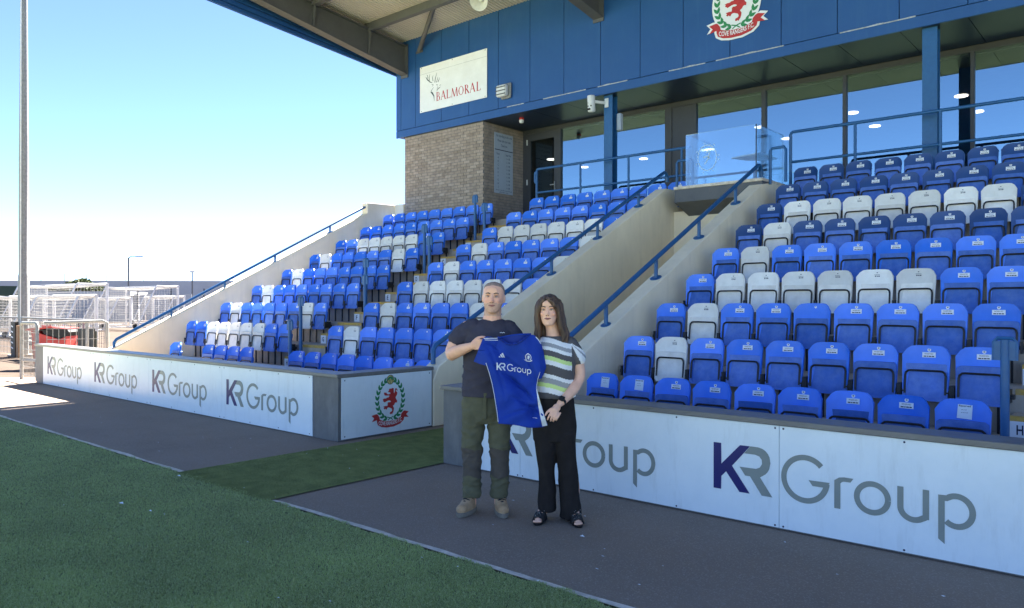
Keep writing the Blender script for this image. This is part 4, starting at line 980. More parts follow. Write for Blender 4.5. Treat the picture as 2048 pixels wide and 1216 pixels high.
# far background
gc = MB().box(-66, -57.7, 15.0, 17.5, 0, 2.72); t = thing('shipping_container', 'dark green container at the left edge of the yard', 'container', (-61, 16, 0)); gc.build('shell', 'dgreen', t)
for k in range(20): MB().box(-66 + .41 * k, -65.82 + .41 * k, 14.96, 14.998, .1, 2.6).build('rib', 'dgreen', t)
def wall_line(mb, a, b, th, z0, z1):
    a = Vector(a); b = Vector(b); d = (b - a); n = Vector((-d.y, d.x, 0)).normalized() * th
    P = [a, b, b + n, a + n]; mb.add([(p.x, p.y, z0) for p in P] + [(p.x, p.y, z1) for p in P], [(3, 2, 1, 0), (4, 5, 6, 7), (0, 1, 5, 4), (1, 2, 6, 5), (2, 3, 7, 6), (3, 0, 4, 7)])
wh = thing('warehouse', 'long low grey warehouse on the horizon', 'building', (-111, 49, 0))
mb = MB(); wall_line(mb, (-128, 34.5, 0), (-84, 72, 0), 20, 0, 4.7); mb.build('wall', 'tin', wh)
mb = MB(); wall_line(mb, (-128.2, 34.3, 0), (-83.8, 72.2, 0), 20.5, 4.7, 4.82); mb.build('roof_edge', 'tin2', wh)
pb = thing('palisade_fence', 'grey corrugated steel fence behind the goals', 'fence', (-66, 32, 0))
A = Vector((-76, 21, 0)); B_ = Vector((-54, 46, 0)); n = 60
for k in range(n):
    a = A.lerp(B_, k / n); b = A.lerp(B_, (k + .86) / n); mb = MB(); wall_line(mb, a, b, .06, .1, 2.35 + .05 * (k % 2)); mb.build('pale', 'tin', pb)
for k in range(0, 12):
    a = A.lerp(B_, k / 12); MB().box(a.x - .05, a.x + .05, a.y - .2, a.y - .1, 0, 2.9).build('post', 'steelgrey', pb)
lw = thing('white_cabin', 'low white cabin roof behind the goals', 'building', (-72, 24, 0))
mb = MB(); wall_line(mb, (-77, 18.6, 0), (-68.5, 28.2, 0), 4, 0, 2.25); mb.build('wall', 'tin', lw); mb = MB(); wall_line(mb, (-77.2, 18.4, 0), (-68.3, 28.4, 0), 4.4, 2.25, 2.6); mb.build('roof', 'tin2', lw)
lp = thing('street_lamp', 'grey street lamp with one arm on the horizon', 'lamp', (-82.7, 34.2, 0))
MB().tube([(-82.7, 34.2, 0), (-82.7, 34.2, 6.35)], .09, 8).build('post', 'steelgrey', lp, True); MB().tube([(-82.7, 34.2, 6.3), (-82.5, 34.4, 6.5), (-82.1, 34.7, 6.48)], .05, 6).build('arm', 'steelgrey', lp, True); MB().obox((-81.85, 34.95, 6.47), (.28, .24, 0), (-.07, .08, 0), (0, 0, .05)).build('lantern', 'steelgrey', lp)
lq = thing('camera_pole', 'thin grey pole with a small camera right of the street lamp', 'pole', (-87.4, 43.4, 0))
MB().tube([(-87.4, 43.4, 0), (-87.4, 43.4, 5.2)], .08, 8).build('post', 'steelgrey', lq, True); MB().box(-87.6, -87.2, 43.2, 43.6, 5.2, 5.45).build('head', 'whiteplastic', lq)
words = ['first', 'second', 'third', 'fourth', 'fifth', 'sixth', 'seventh']
tops = []
for k, px in enumerate((-40, -6, 82, 129, 173, 213, 251, 287, 323, 352)):
    d = 126 + 5 * k; l = (px - 1024) / 1531 * d; x = -.655 * d + .7556 * l; y = .7556 * d + .655 * l
    if px < 0: continue
    o = MB().tube([(x, y, 0), (x, y, 7.0)], .06, 6).build('netting_pole', 'steelgrey'); tag(o, 'thin netting pole behind the warehouse, %s from the left' % words[len(tops)] if len(tops) < 7 else 'thin netting pole behind the warehouse, nearest the stand', 'pole', 'netting poles on the horizon'); tops.append((x, y))
wt_ = thing('netting_wire', 'thin wires strung between the poles on the horizon', 'wire', (tops[0][0], tops[0][1], 0))
for z in (4.95, 5.9, 6.9): MB().tube([(-150, 18, z)] + [(x, y, z) for x, y in tops], .02, 4).build('wire', 'steelgrey', wt_)
# bush
bu = thing('bush', 'dry olive green bush in front of the warehouse', 'bush', (-102, 37, 0))
MB().tube([(-102, 36, 0), (-102, 36, 2), (-102.3, 36.2, 3.5)], [.25, .18, .08], 7).build('trunk', 'bark', bu, True)
n = 2600; P = rng.normal(0, 1, (n, 3)); P /= np.linalg.norm(P, axis=1)[:, None]; P *= (rng.uniform(.5, 1, n) ** .5)[:, None]
c = np.array([(-102, 36, 3.4), (-103.6, 34.6, 3.1), (-100.6, 37.4, 3.2), (-101.2, 36.4, 3.9)]); r_ = np.array([(1.9, 1.9, .9), (1.3, 1.3, .75), (1.4, 1.4, .7), (1.2, 1.2, .75)])
mb = MB()
for k in range(n):
    q = k % 4; p = Vector(c[q] + P[k] * r_[q]); a = Vector(rng.normal(0, 1, 3)).normalized() * .16; b = a.cross(Vector(rng.normal(0, 1, 3))).normalized() * .10
    mb.add([p - a, p + b, p + a, p - b], [(0, 1, 2, 3)])
mb.build('crown', 'leaf', bu)
# sandbags, scattered kerb of pale boards on the ground in the yard
for k, (x, y, L, lab) in enumerate(((-33, 10.2, 6.0, 'long pale plank lying flat in the yard near the fence'), (-41, 11.4, 7.0, 'long pale plank lying in the yard behind the mast'))):
    o = MB().box(x - L / 2, x + L / 2, y, y + .35, 0, .14, c=.02).build('plank', 'edging'); tag(o, lab, 'plank', 'planks in the yard')
# little scraps of litter on turf and tarmac
mb = MB()
for k in range(70):
    x = random.uniform(-12, 1.5); y = random.uniform(2.2, 5.3); s_ = random.uniform(.006, .014); a = random.uniform(0, 6.28)
    z = .012 if y > 3.5 else .03
    mb.add([(x + s_ * math.cos(a + q), y + s_ * .5 * math.sin(a + q), z + random.uniform(0, .004)) for q in (0, 1.3, 2.9, 4.4)], [(0, 1, 2, 3)])
for x, y, s_ in ((-6.3, 2.55, .035), (-5.9, 2.6, .02), (-3.05, 4.25, .02), (-6.9, 3.3, .03)): mb.add([(x - s_, y, .035), (x, y - s_ * .4, .04), (x + s_, y + .005, .035), (x, y + s_ * .4, .045)], [(0, 1, 2, 3)])
o = mb.build('litter_scraps', 'sticker'); o['kind'] = 'stuff'; tag(o, 'tiny pale scraps scattered over the turf and tarmac', 'litter')
# ================================================================= two people and the jersey they hold
FWD = Vector((-math.sin(YAW), math.cos(YAW), 0)); RGT = Vector((math.cos(YAW), math.sin(YAW), 0))
M['skin_m'] = mat('skin_man', (.92, .50, .33), .5, var=.10, vs=18, spec=.35, chalk=((.94, .44, .29), 12, .4))
M['skin_w'] = mat('skin_woman', (.92, .52, .35), .5, var=.09, vs=18, spec=.35, chalk=((.92, .45, .30), 12, .35))
M['tee'] = mat('charcoal_tee', (.066, .060, .080), .9, var=.12, vs=14, bump=.25, bs=240, spec=.15)
M['olive'] = mat('olive_trousers', (.125, .12, .075), .9, var=.16, vs=12, bump=.25, bs=200, spec=.15)
M['kneepatch'] = mat('charcoal_knee_patch', (.10, .085, .072), .9, var=.12, vs=14, bump=.25, bs=200, spec=.15)
M['boot'] = mat('tan_boot', (.44, .27, .14), .75, var=.22, vs=25, spec=.3, chalk=((.56, .43, .29), 14, .6))
M['sole'] = mat('boot_sole', (.22, .19, .15), .9, var=.2, vs=30)
M['lace'] = mat('dark_lace', (.02, .018, .018), .8, var=.1)
M['blacktrs'] = mat('black_trousers', (.026, .022, .021), .92, var=.2, vs=10, bump=.25, bs=200, spec=.12)
M['hair_w'] = mat('brown_hair', (.105, .060, .038), .5, var=.6, vs=40, spec=.4, stretch=(1, 1, .06), bump=.5, bs=70)
M['hair_m'] = mat('cropped_hair', (.34, .23, .17), .85, var=.3, vs=60)
M['stubble'] = mat('stubble', (.66, .38, .27), .7, var=.15, vs=60)
M['lip'] = mat('lip', (.46, .20, .17), .5, var=.05)
M['eye'] = mat('eye_dark', (.11, .085, .075), .3, var=.05)
M['eyew'] = mat('eye_white', (.60, .56, .52), .3, var=.03)
M['brow'] = mat('brow', (.17, .105, .075), .8, var=.1)
M['lidm'] = mat('eyelid', (.20, .11, .08), .7, var=.05)
M['socket_m'] = mat('skin_eye_hollow', (.70, .36, .24), .6, var=.08)  # skin darkened to paint the shade under the brows
M['cheek'] = mat('skin_flushed', (.92, .455, .305), .5, var=.08, vs=30)
M['shadowline'] = mat('mouth_line', (.16, .05, .04), .7, var=.05)  # dark colour painting the shade between the lips and in the nostrils
M['fabw'] = mat('top_white', (.82, .80, .78), .85, var=.04, vs=10, bump=.15, bs=220, spec=.15)
M['fabg'] = mat('top_mid_grey', (.34, .34, .35), .85, var=.06, bump=.15, bs=220, spec=.15)
M['fabd'] = mat('top_dark_grey', (.115, .105, .105), .85, var=.08, bump=.15, bs=220, spec=.15)
M['fabl'] = mat('top_lime', (.60, .74, .28), .85, var=.05, bump=.15, bs=220, spec=.15)
M['jersey'] = mat('jersey_blue', (.012, .048, .34), .75, var=.08, vs=12, bump=.2, bs=400, spec=.25)
M['jerseyd'] = mat('jersey_inner', (.010, .03, .22), .8, var=.08)
M['jerseyw'] = mat('jersey_white', (.80, .81, .82), .7, var=.03)
M['sandal'] = mat('sandal_black', (.012, .011, .012), .4, var=.1)

def blob(mb, voxel, smooth=6, fac=.5, dec=None):
    """fuse closed shapes into one continuous surface"""
    me = bpy.data.meshes.new('b'); me.from_pydata(mb.v, [], mb.f)
    o = bpy.data.objects.new('b', me)
    bm = bmesh.new(); bm.from_mesh(me); bmesh.ops.recalc_face_normals(bm, faces=bm.faces[:]); bm.to_mesh(me); bm.free()
    r = o.modifiers.new('r', 'REMESH'); r.mode = 'VOXEL'; r.voxel_size = voxel; r.adaptivity = 0
    s = o.modifiers.new('s', 'SMOOTH'); s.factor = fac; s.iterations = smooth
    out = evaluated(o)
    bpy.data.objects.remove(o); bpy.data.meshes.remove(me)
    return out
def limb(mb, pts, n=14):                       # pts: (x, y, z, r) tapered limb with rounded ends
    P = [Vector(p[:3]) for p in pts]; R = [p[3] for p in pts]
    # resample smoothly
    Q, RR = [], []
    for i in range(len(P) - 1):
        for k in range(5):
            t = k / 5
            p0 = P[max(0, i - 1)]; p1 = P[i]; p2 = P[i + 1]; p3 = P[min(len(P) - 1, i + 2)]
            q = .5 * ((2 * p1) + (p2 - p0) * t + (2 * p0 - 5 * p1 + 4 * p2 - p3) * t * t + (3 * p1 - p0 - 3 * p2 + p3) * t ** 3)
            Q.append(q); RR.append(R[i] + (R[i + 1] - R[i]) * t)
    Q.append(P[-1]); RR.append(R[-1])
    mb.tube(Q, RR, n)
    mb.ball(Q[0], RR[0], RR[0], RR[0], 12, 8); mb.ball(Q[-1], RR[-1], RR[-1], RR[-1], 12, 8)
def rings(mb, L, n=28, cap=True, sq=2.2):     # L: (cx, cy, z, rx, ry) stacked horizontal super-ellipses
    o = len(mb.v)
    for (cx, cy, z, rx, ry) in L:
        for j in range(n):
            a = 2 * math.pi * j / n; c, s = math.cos(a), math.sin(a)
            mb.v.append((cx + rx * math.copysign(abs(c) ** (2 / sq), c), cy + ry * math.copysign(abs(s) ** (2 / sq), s), z))
    k = len(L)
    for i in range(k - 1):
        for j in range(n): mb.f.append((o + i * n + j, o + i * n + (j + 1) % n, o + (i + 1) * n + (j + 1) % n, o + (i + 1) * n + j)); mb.m.append(0)
    mb.f.append(tuple(o + j for j in range(n - 1, -1, -1))); mb.m.append(0); mb.f.append(tuple(o + (k - 1) * n + j for j in range(n))); mb.m.append(0)
def push(me, fn):                                # move every vertex along its normal by fn(p)
    n = len(me.vertices); co = np.empty(3 * n, np.float32); me.vertices.foreach_get('co', co); co = co.reshape(-1, 3)
    nr = np.empty(3 * n, np.float32); me.vertex_normals.foreach_get('vector', nr); nr = nr.reshape(-1, 3)
    d = np.array([fn(Vector(p)) for p in co.tolist()], np.float32)
    me.vertices.foreach_set('co', (co + nr * d[:, None]).reshape(-1)); me.update()
def crumple(me, amp, sc, seed=0, zfun=None, diag=0.0):
    def fn(p):
        p = Vector((p.x + diag * p.z * .9, p.y - diag * .3 * p.z, p.z - diag * .35 * p.x)); f = 1.0
        f = 1.0 if zfun is None else zfun(p)
        rg = 1 - 2 * abs(noise.noise(Vector((p.x * sc[0] * .8 + seed + 9, p.y * sc[1] * .8, p.z * sc[2] * .9))))
        return amp * f * (.9 * rg * rg * (1 if rg > 0 else -1) + noise.noise(Vector((p.x * sc[0] + seed, p.y * sc[1], p.z * sc[2]))) + .5 * noise.noise(Vector((p.x * sc[0] * 2.3 + seed, p.y * sc[1] * 2.3, p.z * sc[2] * 2.3 + 5))))
    push(me, fn)
def finish(me, name, mats, parent, idx=None):
    for x in mats: me.materials.append(M[x])
    if idx is not None: me.polygons.foreach_set('material_index', [idx(p.center) for p in me.polygons])
    me.polygons.foreach_set('use_smooth', [True] * len(me.polygons)); me.update(); me.name = name
    return place(name, me, parent, local=True)
def head(mb, c, s, yaw, tilt, female=False, sink=None):
    kx = 1.04 if female else 1.10; nz_ = .80 if female else 1.0
    """skull, jaw, nose, brow, ears; returns a transform for face details"""
    R_ = Matrix.Rotation(yaw, 4, 'Z') @ Matrix.Rotation(tilt, 4, 'Y'); T = Matrix.Translation(Vector(c)) @ R_ @ Matrix.Scale(s, 4)
    h = MB(); w_ = .94 if female else 1.0
    L = [(0, -.060, -.121, .020, .018), (0, -.056, -.113, .034 * w_, .032), (0, -.045, -.098, .047 * w_, .048), (0, -.028, -.072, .060 * w_, .070), (0, -.012, -.040, .068 * w_, .088), (0, -.002, -.005, .072 * w_, .097), (0, .006, .03, .074, .100), (0, .010, .06, .073, .098), (0, .012, .085, .065, .088), (0, .013, .105, .048, .066), (0, .013, .117, .025, .035), (0, .013, .120, .008, .010)]
    rings(h, [(a, b_, z, rx * kx, ry) for a, b_, z, rx, ry in L], 28, sq=2.15)
    limb(h, [(0, -.094, .022, .009 * nz_), (0, -.101, .0, .0105 * nz_), (0, -.101 - .012 * nz_, -.022, .0135 * nz_), (0, -.102, -.031, .012 * nz_)], 10)
    for q in (-1, 1):
        h.ball((q * .011 * nz_, -.102, -.028), .009 * nz_, .010, .008 * nz_, 8, 6)
        h.ball((q * .030, -.086, .030), .024, .014, .0085, 10, 6)          # brow
        h.ball((q * .038, -.072, -.022), .024, .022, .020, 10, 6)         # cheek
        h.ball((q * .0785 * (w_ if female else 1.06), .012, -.005), .010, .022, .033, 10, 8)       # ear
    h.ball((0, -.086, -.058), .030, .016, .016, 10, 6); h.ball((0, -.080, -.100), .024, .020, .018, 10, 6)
    h.ball((0, -.088, .055), .045, .012, .03, 10, 6)
    o = len(mb.v); mb.v.extend(tuple(T @ Vector(v)) for v in h.v); mb.f.extend(tuple(i + o for i in f) for f in h.f); mb.m.extend(h.m)
    return T
def face_parts(T, parent, lipm='lip', browm='brow', squint=.0045):
    def tr(mb): mb.v = [tuple(T @ Vector(v)) for v in mb.v]; return mb
    for q in (-1, 1):
        e = tr(MB().ball((q * .030, -.0885, .008), .0135, .006, squint, 12, 8)).build('eye', 'eyew', parent, True, local=True)
        tr(MB().ball((q * .029, -.0925, .008), .0062, .004, squint, 10, 6)).build('iris', 'eye', e, True, local=True)
        mb = MB(); mb.tube([(q * .016, -.0915, .0125), (q * .030, -.0945, .0155), (q * .045, -.0855, .0115)], [.0018, .0026, .0015], 6); tr(mb).build('eyelid', 'lidm', parent, True, local=True)
        mb = MB(); mb.tube([(q * .014, -.1015, .030), (q * .030, -.1025, .036), (q * .050, -.088, .031)], [.0045, .0052, .0028], 6); tr(mb).build('eyebrow', browm, parent, True, local=True)
    mb = MB(); mb.tube([(-.026, -.0925, -.058), (-.012, -.102, -.0565), (0, -.1035, -.0575), (.012, -.102, -.0565), (.026, -.0925, -.058)], [.0015, .0042, .0038, .0042, .0015], 6)
    mb.tube([(-.024, -.092, -.0625), (0, -.1015, -.0655), (.024, -.092, -.0625)], [.0015, .0052, .0015], 6); tr(mb).build('lips', lipm, parent, True, local=True)
    mb = MB(); mb.tube([(-.025, -.0945, -.0598), (-.012, -.1045, -.0602), (0, -.1065, -.0606), (.012, -.1045, -.0602), (.025, -.0945, -.0595)], .0016, 6); tr(mb).build('mouth_line', 'shadowline', parent, True, local=True)
    for q in (-1, 1): tr(MB().ball((q * .0085, -.108, -.0365), .0042, .004, .0028, 8, 6)).build('nostril', 'shadowline', parent, True, local=True)

# ------------------------------------------------------------- the man
def base(px, d): l = (px - 1024) / 1531 * d; return FWD * d + RGT * l
man = thing('person', 'man in dark tee, olive trousers and tan boots holding the blue jersey', 'person', base(970, 5.94), None, YAW)
b = MB()
Tm = head(b, (.066, -.005, 1.664), 1.0, -.10, .03)
limb(b, [(.064, .018, 1.60, .064), (.058, .024, 1.53, .070), (.052, .03, 1.45, .085)])
rings(b, [(.03, .01, .90, .15, .10), (.03, .01, 1.1, .16, .105), (.035, .012, 1.3, .175, .11), (.045, .02, 1.42, .165, .085), (.055, .025, 1.48, .08, .06)])
# right arm (image left): upper arm down, forearm across to the jersey shoulder
limb(b, [(-.135, .015, 1.425, .062), (-.205, .0, 1.35, .057), (-.252, -.02, 1.262, .052), (-.252, -.05, 1.226, .047)])
limb(b, [(-.255, -.045, 1.228, .046), (-.225, -.10, 1.245, .049), (-.165, -.165, 1.272, .043), (-.105, -.218, 1.296, .031), (-.085, -.238, 1.304, .028)])
b.ball((-.062, -.262, 1.315), .036, .024, .040, 12, 8); b.ball((-.048, -.272, 1.318), .028, .020, .040, 12, 8)
for k in range(4):
    z = 1.351 - .0215 * k; ln = (.0, .004, .002, -.007)[k]
    limb(b, [(-.050, -.280, z - .003, .0088), (-.024 + ln, -.300, z, .0086), (-.002 + ln, -.296, z - .002, .0082), (.006 + ln, -.274, z - .005, .0078), (-.004 + ln, -.258, z - .006, .0075)], 8)
limb(b, [(-.078, -.262, 1.335, .0125), (-.048, -.276, 1.362, .0115), (-.018, -.280, 1.372, .0105), (.008, -.282, 1.373, .0085)], 8)
# left arm (image right), behind the jersey, hand at the collar
limb(b, [(.195, .02, 1.415, .060), (.245, .0, 1.33, .055), (.272, -.02, 1.22, .048), (.268, -.045, 1.175, .045)])
limb(b, [(.268, -.045, 1.178, .044), (.275, -.12, 1.23, .042), (.285, -.20, 1.31, .030), (.287, -.215, 1.325, .027)])
b.ball((.288, -.235, 1.345), .034, .020, .036, 12, 8)
for k in range(4): limb(b, [(.268 + .014 * k, -.238, 1.36, .009), (.266 + .015 * k, -.258, 1.378, .0085), (.266 + .015 * k, -.268, 1.362, .008)], 8)
limb(b, [(.262, -.23, 1.335, .011), (.25, -.245, 1.36, .010), (.256, -.262, 1.37, .008)], 8)
# legs
for x, kx, ax in ((-.085, -.095, -.102), (.10, .112, .110)):
    limb(b, [(x, .01, .86, .085), (x * .98, .005, .66, .072), (kx, -.008, .47, .055), (ax, .02, .28, .05), (ax, .03, .12, .036), (ax, .03, .06, .036)])
body = blob(b, .0052, 3)
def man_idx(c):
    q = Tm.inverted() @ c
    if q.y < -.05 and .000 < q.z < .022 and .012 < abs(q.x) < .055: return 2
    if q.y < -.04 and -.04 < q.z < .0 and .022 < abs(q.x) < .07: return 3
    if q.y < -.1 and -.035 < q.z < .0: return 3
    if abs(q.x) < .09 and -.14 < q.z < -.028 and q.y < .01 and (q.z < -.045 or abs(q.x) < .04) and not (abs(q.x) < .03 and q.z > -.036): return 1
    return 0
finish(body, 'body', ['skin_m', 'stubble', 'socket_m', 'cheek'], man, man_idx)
face_parts(Tm, man, 'lip', 'brow', .0035)
h = MB(); rings(h, [(0, .045, -.03, .072, .070), (0, .034, .0, .0815, .080), (0, .027, .035, .0845, .084), (0, .022, .065, .0835, .091), (0, .018, .09, .0745, .087), (0, .016, .11, .055, .067), (0, .014, .1215, .026, .038), (0, .014, .1245, .008, .01)], 28)
h.v = [tuple(Tm @ Vector(v)) for v in h.v]; finish(blob(h, .005, 3), 'hair', ['hair_m'], man)
t = MB()
rings(t, [(.012, .005, .905, .190, .130), (.012, .005, .93, .189, .130), (.012, .005, 1.05, .184, .128), (.018, .0, 1.20, .188, .135), (.030, .002, 1.33, .198, .132), (.042, .01, 1.40, .200, .118), (.050, .018, 1.445, .170, .098), (.056, .025, 1.478, .115, .080), (.060, .028, 1.497, .082, .070)], 32)
limb(t, [(-.10, .015, 1.415, .088), (-.165, .008, 1.385, .080), (-.212, -.005, 1.338, .071)])
limb(t, [(.175, .02, 1.405, .088), (.225, .005, 1.36, .078), (.258, -.008, 1.285, .068)])
tm = blob(t, .006, 4); crumple(tm, .011, (6, 6, 11), 3, lambda p: .6 + .9 * max(0, 1.25 - p.z), .8)
finish(tm, 'tee_shirt', ['tee'], man)
mb = MB(); mb.tube([(.118, -.122, 1.397), (.128, -.1235, 1.401), (.136, -.124, 1.396), (.144, -.123, 1.401), (.154, -.121, 1.397)], .0028, 5); mb.build('chest_emblem', 'jerseyw', man, local=True)
mb = MB(); ring = [(.060 + .070 * math.cos(a), .018 + .066 * math.sin(a) - .01, 1.487 - .022 * max(0, -math.sin(a)) + .02 * max(0, math.sin(a))) for a in np.linspace(0, 2 * math.pi, 33)]; mb.tube(ring, .008, 8, caps=False); mb.build('collar', 'tee', man, True, local=True)
p = MB()
rings(p, [(.012, .008, .70, .17, .105), (.010, .008, .78, .186, .122), (.008, .006, .86, .186, .122), (.008, .005, .90, .172, .112), (.008, .005, .945, .160, .102)], 32)
for s, x, kx, ax in ((-1, -.088, -.098, -.104), (1, .108, .118, .112)):
    rings(p, [(ax, .025, .115, .066, .072), (ax - .001, .022, .14, .070, .076), (ax, .015, .22, .068, .075), (kx, .003, .33, .069, .076), (kx, -.006, .46, .074, .082), (kx * .97, .0, .58, .082, .090), (x, .004, .70, .088, .100), (x * .95, .006, .80, .090, .105)], 28)
pm_ = blob(p, .006, 3)
crumple(pm_, .0140, (8, 8, 15), 11, lambda q: .3 + .8 * max(0, 1 - abs(q.z - .20) / .10) + .7 * max(0, 1 - abs(q.z - .50) / .12) + .6 * max(0, 1 - abs(q.z - .70) / .10), 1.0)
finish(pm_, 'trousers', ['olive', 'kneepatch'], man, lambda c: 1 if (.285 + .012 * math.sin(c.x * 40) < c.z < .505 + .01 * math.sin(c.x * 30) and c.y < .05) else 0)
mb = MB(); mb.box(-.005, .02, -.128, -.118, .74, .94, c=.004); mb.build('fly', 'olive', man, local=True)
def boot(cx, cy, ang, parent):
    R_ = Matrix.Translation((cx, cy, 0)) @ Matrix.Rotation(ang, 4, 'Z')
    u = MB()
    rings(u, [(0, -.075, .022, .047, .125), (0, -.078, .045, .049, .125), (0, -.07, .075, .046, .112), (0, -.05, .095, .043, .085), (0, -.015, .12, .042, .058), (0, .008, .15, .043, .050), (0, .012, .20, .045, .053)], 24)
    u.ball((0, -.155, .052), .046, .045, .040, 12, 8)
    u.v = [tuple(R_ @ Vector(v)) for v in u.v]; up = finish(blob(u, .005, 4), 'boot', ['boot'], parent)
    s = MB(); rings(s, [(0, -.078, .0, .049, .132), (0, -.078, .028, .053, .137), (0, -.076, .034, .050, .132)], 28); s.v = [tuple(R_ @ Vector(v)) for v in s.v]; s.build('sole', 'sole', up, True, local=True)
    l = MB()
    for k in range(5):
        y = -.112 + .020 * k; z = .101 + .015 * k
        l.tube([(-.030, y + .006, z - .012), (0, y - .004, z + .004), (.030, y + .008, z - .010)], .0042, 6); l.tube([(.028, y + .004, z - .010), (0, y - .002, z + .005), (-.030, y + .016, z - .004)], .0036, 6)
    l.tube([(0, -.03, .165), (.03, -.06, .15), (.04, -.05, .11)], .0035, 6); l.tube([(0, -.03, .165), (-.028, -.062, .145), (-.035, -.05, .12)], .0035, 6)
    l.ball((0, -.04, .155), .030, .014, .038, 10, 8)
    l.v = [tuple(R_ @ Vector(v)) for v in l.v]; l.build('laces', 'lace', up, True, local=True)
boot(-.106, .035, -.42, man); boot(.118, .03, .18, man)

# ------------------------------------------------------------- the woman
wom = thing('person', 'woman with long brown hair, striped top and black trousers holding the jersey hem', 'person', base(1122, 5.72), None, YAW)
b = MB()
Tw = head(b, (-.088, -.01, 1.566), .94, -.20, -.03, True)
limb(b, [(-.078, .015, 1.51, .047), (-.066, .02, 1.44, .049), (-.055, .025, 1.37, .058)])
rings(b, [(-.045, .01, .82, .14, .09), (-.045, .01, 1.0, .125, .085), (-.042, .012, 1.2, .14, .09), (-.04, .018, 1.31, .14, .075), (-.05, .022, 1.37, .07, .05)])
limb(b, [(.085, .02, 1.305, .052), (.120, .015, 1.20, .049), (.140, .0, 1.10, .044), (.128, -.025, 1.045, .040)])
limb(b, [(.130, -.022, 1.048, .040), (.086, -.085, .99, .041), (.022, -.150, .930, .032), (-.020, -.185, .896, .0245)])
b.ball((-.043, -.205, .870), .030, .020, .030, 12, 8); b.ball((-.060, -.220, .850), .034, .020, .030, 12, 8)
for k in range(4):
    x = -.096 + .0205 * k; z = .842 - .004 * k; L = (.0, .006, .004, -.006)[k]
    limb(b, [(x + .016, -.228, z + .004, .0082), (x - .002, -.246, z - .022, .0078), (x - .012, -.240, z - .046 - L, .0072), (x - .012, -.216, z - .056 - L, .0068)], 8)
limb(b, [(-.060, -.205, .870, .0115), (-.092, -.215, .856, .0105), (-.114, -.228, .838, .0095), (-.124, -.236, .822, .008)], 8)
limb(b, [(-.175, .02, 1.30, .050), (-.215, .0, 1.18, .046), (-.235, .03, 1.07, .040)]); limb(b, [(-.235, .03, 1.07, .039), (-.245, .02, 1.15, .036), (-.245, -.01, 1.26, .026)])
b.ball((-.245, -.02, 1.29), .026, .018, .032, 10, 8)
for k in range(4): limb(b, [(-.262 + .012 * k, -.025, 1.31, .008), (-.262 + .012 * k, -.04, 1.325, .0075), (-.262 + .012 * k, -.05, 1.312, .007)], 6)
for x, ax in ((-.10, -.12), (.02, .10)):
    limb(b, [(x, .01, .78, .075), (x, .005, .6, .064), (x * .6 + ax * .4, .0, .44, .05), (ax, .02, .25, .044), (ax, .03, .10, .030), (ax, .03, .065, .030)])
for ax, yy, ang in ((-.133, .04, -.30), (.105, -.01, .10)):
    R_ = Matrix.Translation((ax, yy, 0)) @ Matrix.Rotation(ang, 4, 'Z'); f = MB()
    rings(f, [(0, -.060, .014, .034, .105), (0, -.055, .035, .035, .098), (0, -.035, .06, .030, .07), (0, .0, .085, .030, .045)], 20)
    for k in range(5): f.ball((-.026 + .013 * k, -.163 + .006 * abs(k - 1.2), .022), .0085 - .0006 * k, .014, .010, 8, 6)
    o = len(b.v); b.v.extend(tuple(R_ @ Vector(v)) for v in f.v); b.f.extend(tuple(i + o for i in q) for q in f.f); b.m.extend(f.m)
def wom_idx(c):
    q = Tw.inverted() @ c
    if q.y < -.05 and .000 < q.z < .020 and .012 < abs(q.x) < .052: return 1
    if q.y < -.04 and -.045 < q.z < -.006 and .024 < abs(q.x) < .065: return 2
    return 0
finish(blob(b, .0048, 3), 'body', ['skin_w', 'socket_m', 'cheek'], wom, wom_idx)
face_parts(Tw, wom, 'lip', 'brow', .0042)
# hair: cap, side curtains, swept fringe
h = MB()
rings(h, [(0, .055, -.06, .072, .055), (0, .042, -.01, .082, .078), (0, .034, .035, .086, .086), (0, .026, .07, .083, .092), (0, .020, .10, .070, .084), (0, .018, .122, .046, .058), (0, .018, .132, .02, .025)], 26)
for q, dx in ((-1, 0), (1, .012)):
    for (u0, y0, u1, y1, u2, y2, zb, r_) in ((.066, -.052, .085, -.045, .088, -.028, -.245, .021), (.078, -.02, .094, -.012, .104, .0, -.268, .026), (.074, .022, .092, .03, .098, .035, -.262, .030), (.055, .05, .070, .06, .076, .06, -.25, .034)):
        limb(h, [(q * u0 * .55, y0 - .002, .098, r_ * .8), (q * (u0 + .006), y0, .045, r_), (q * (u1), y1, -.04, r_), (q * (u1 + dx), y1 + .01, -.13, r_ * 1.05), (q * (u2 + dx * 2.2), y2, -.19, r_), (q * (u2 - .004 + dx * 2.0), y2 - .012, zb, r_ * .35)], 10)
limb(h, [(-.012, -.072, .106, .015), (.024, -.095, .084, .018), (.052, -.088, .048, .018), (.074, -.060, .0, .014)], 10)
limb(h, [(-.010, -.066, .112, .015), (.034, -.082, .088, .018), (.066, -.066, .045, .018), (.080, -.045, -.01, .014)], 10)
limb(h, [(-.006, -.070, .105, .013), (-.036, -.084, .076, .014), (-.060, -.068, .030, .013), (-.072, -.052, -.02, .011)], 10)
limb(h, [(.0, .05, -.05, .055), (.0, .062, -.16, .055), (.0, .06, -.26, .035)], 12)
h.v = [tuple(Tw @ Vector(v)) for v in h.v]
hm = blob(h, .005, 3)
push(hm, lambda p: .0060 * noise.noise(Vector((p.x * 75, p.y * 75, p.z * 5))))
finish(hm, 'hair', ['hair_w'], wom)
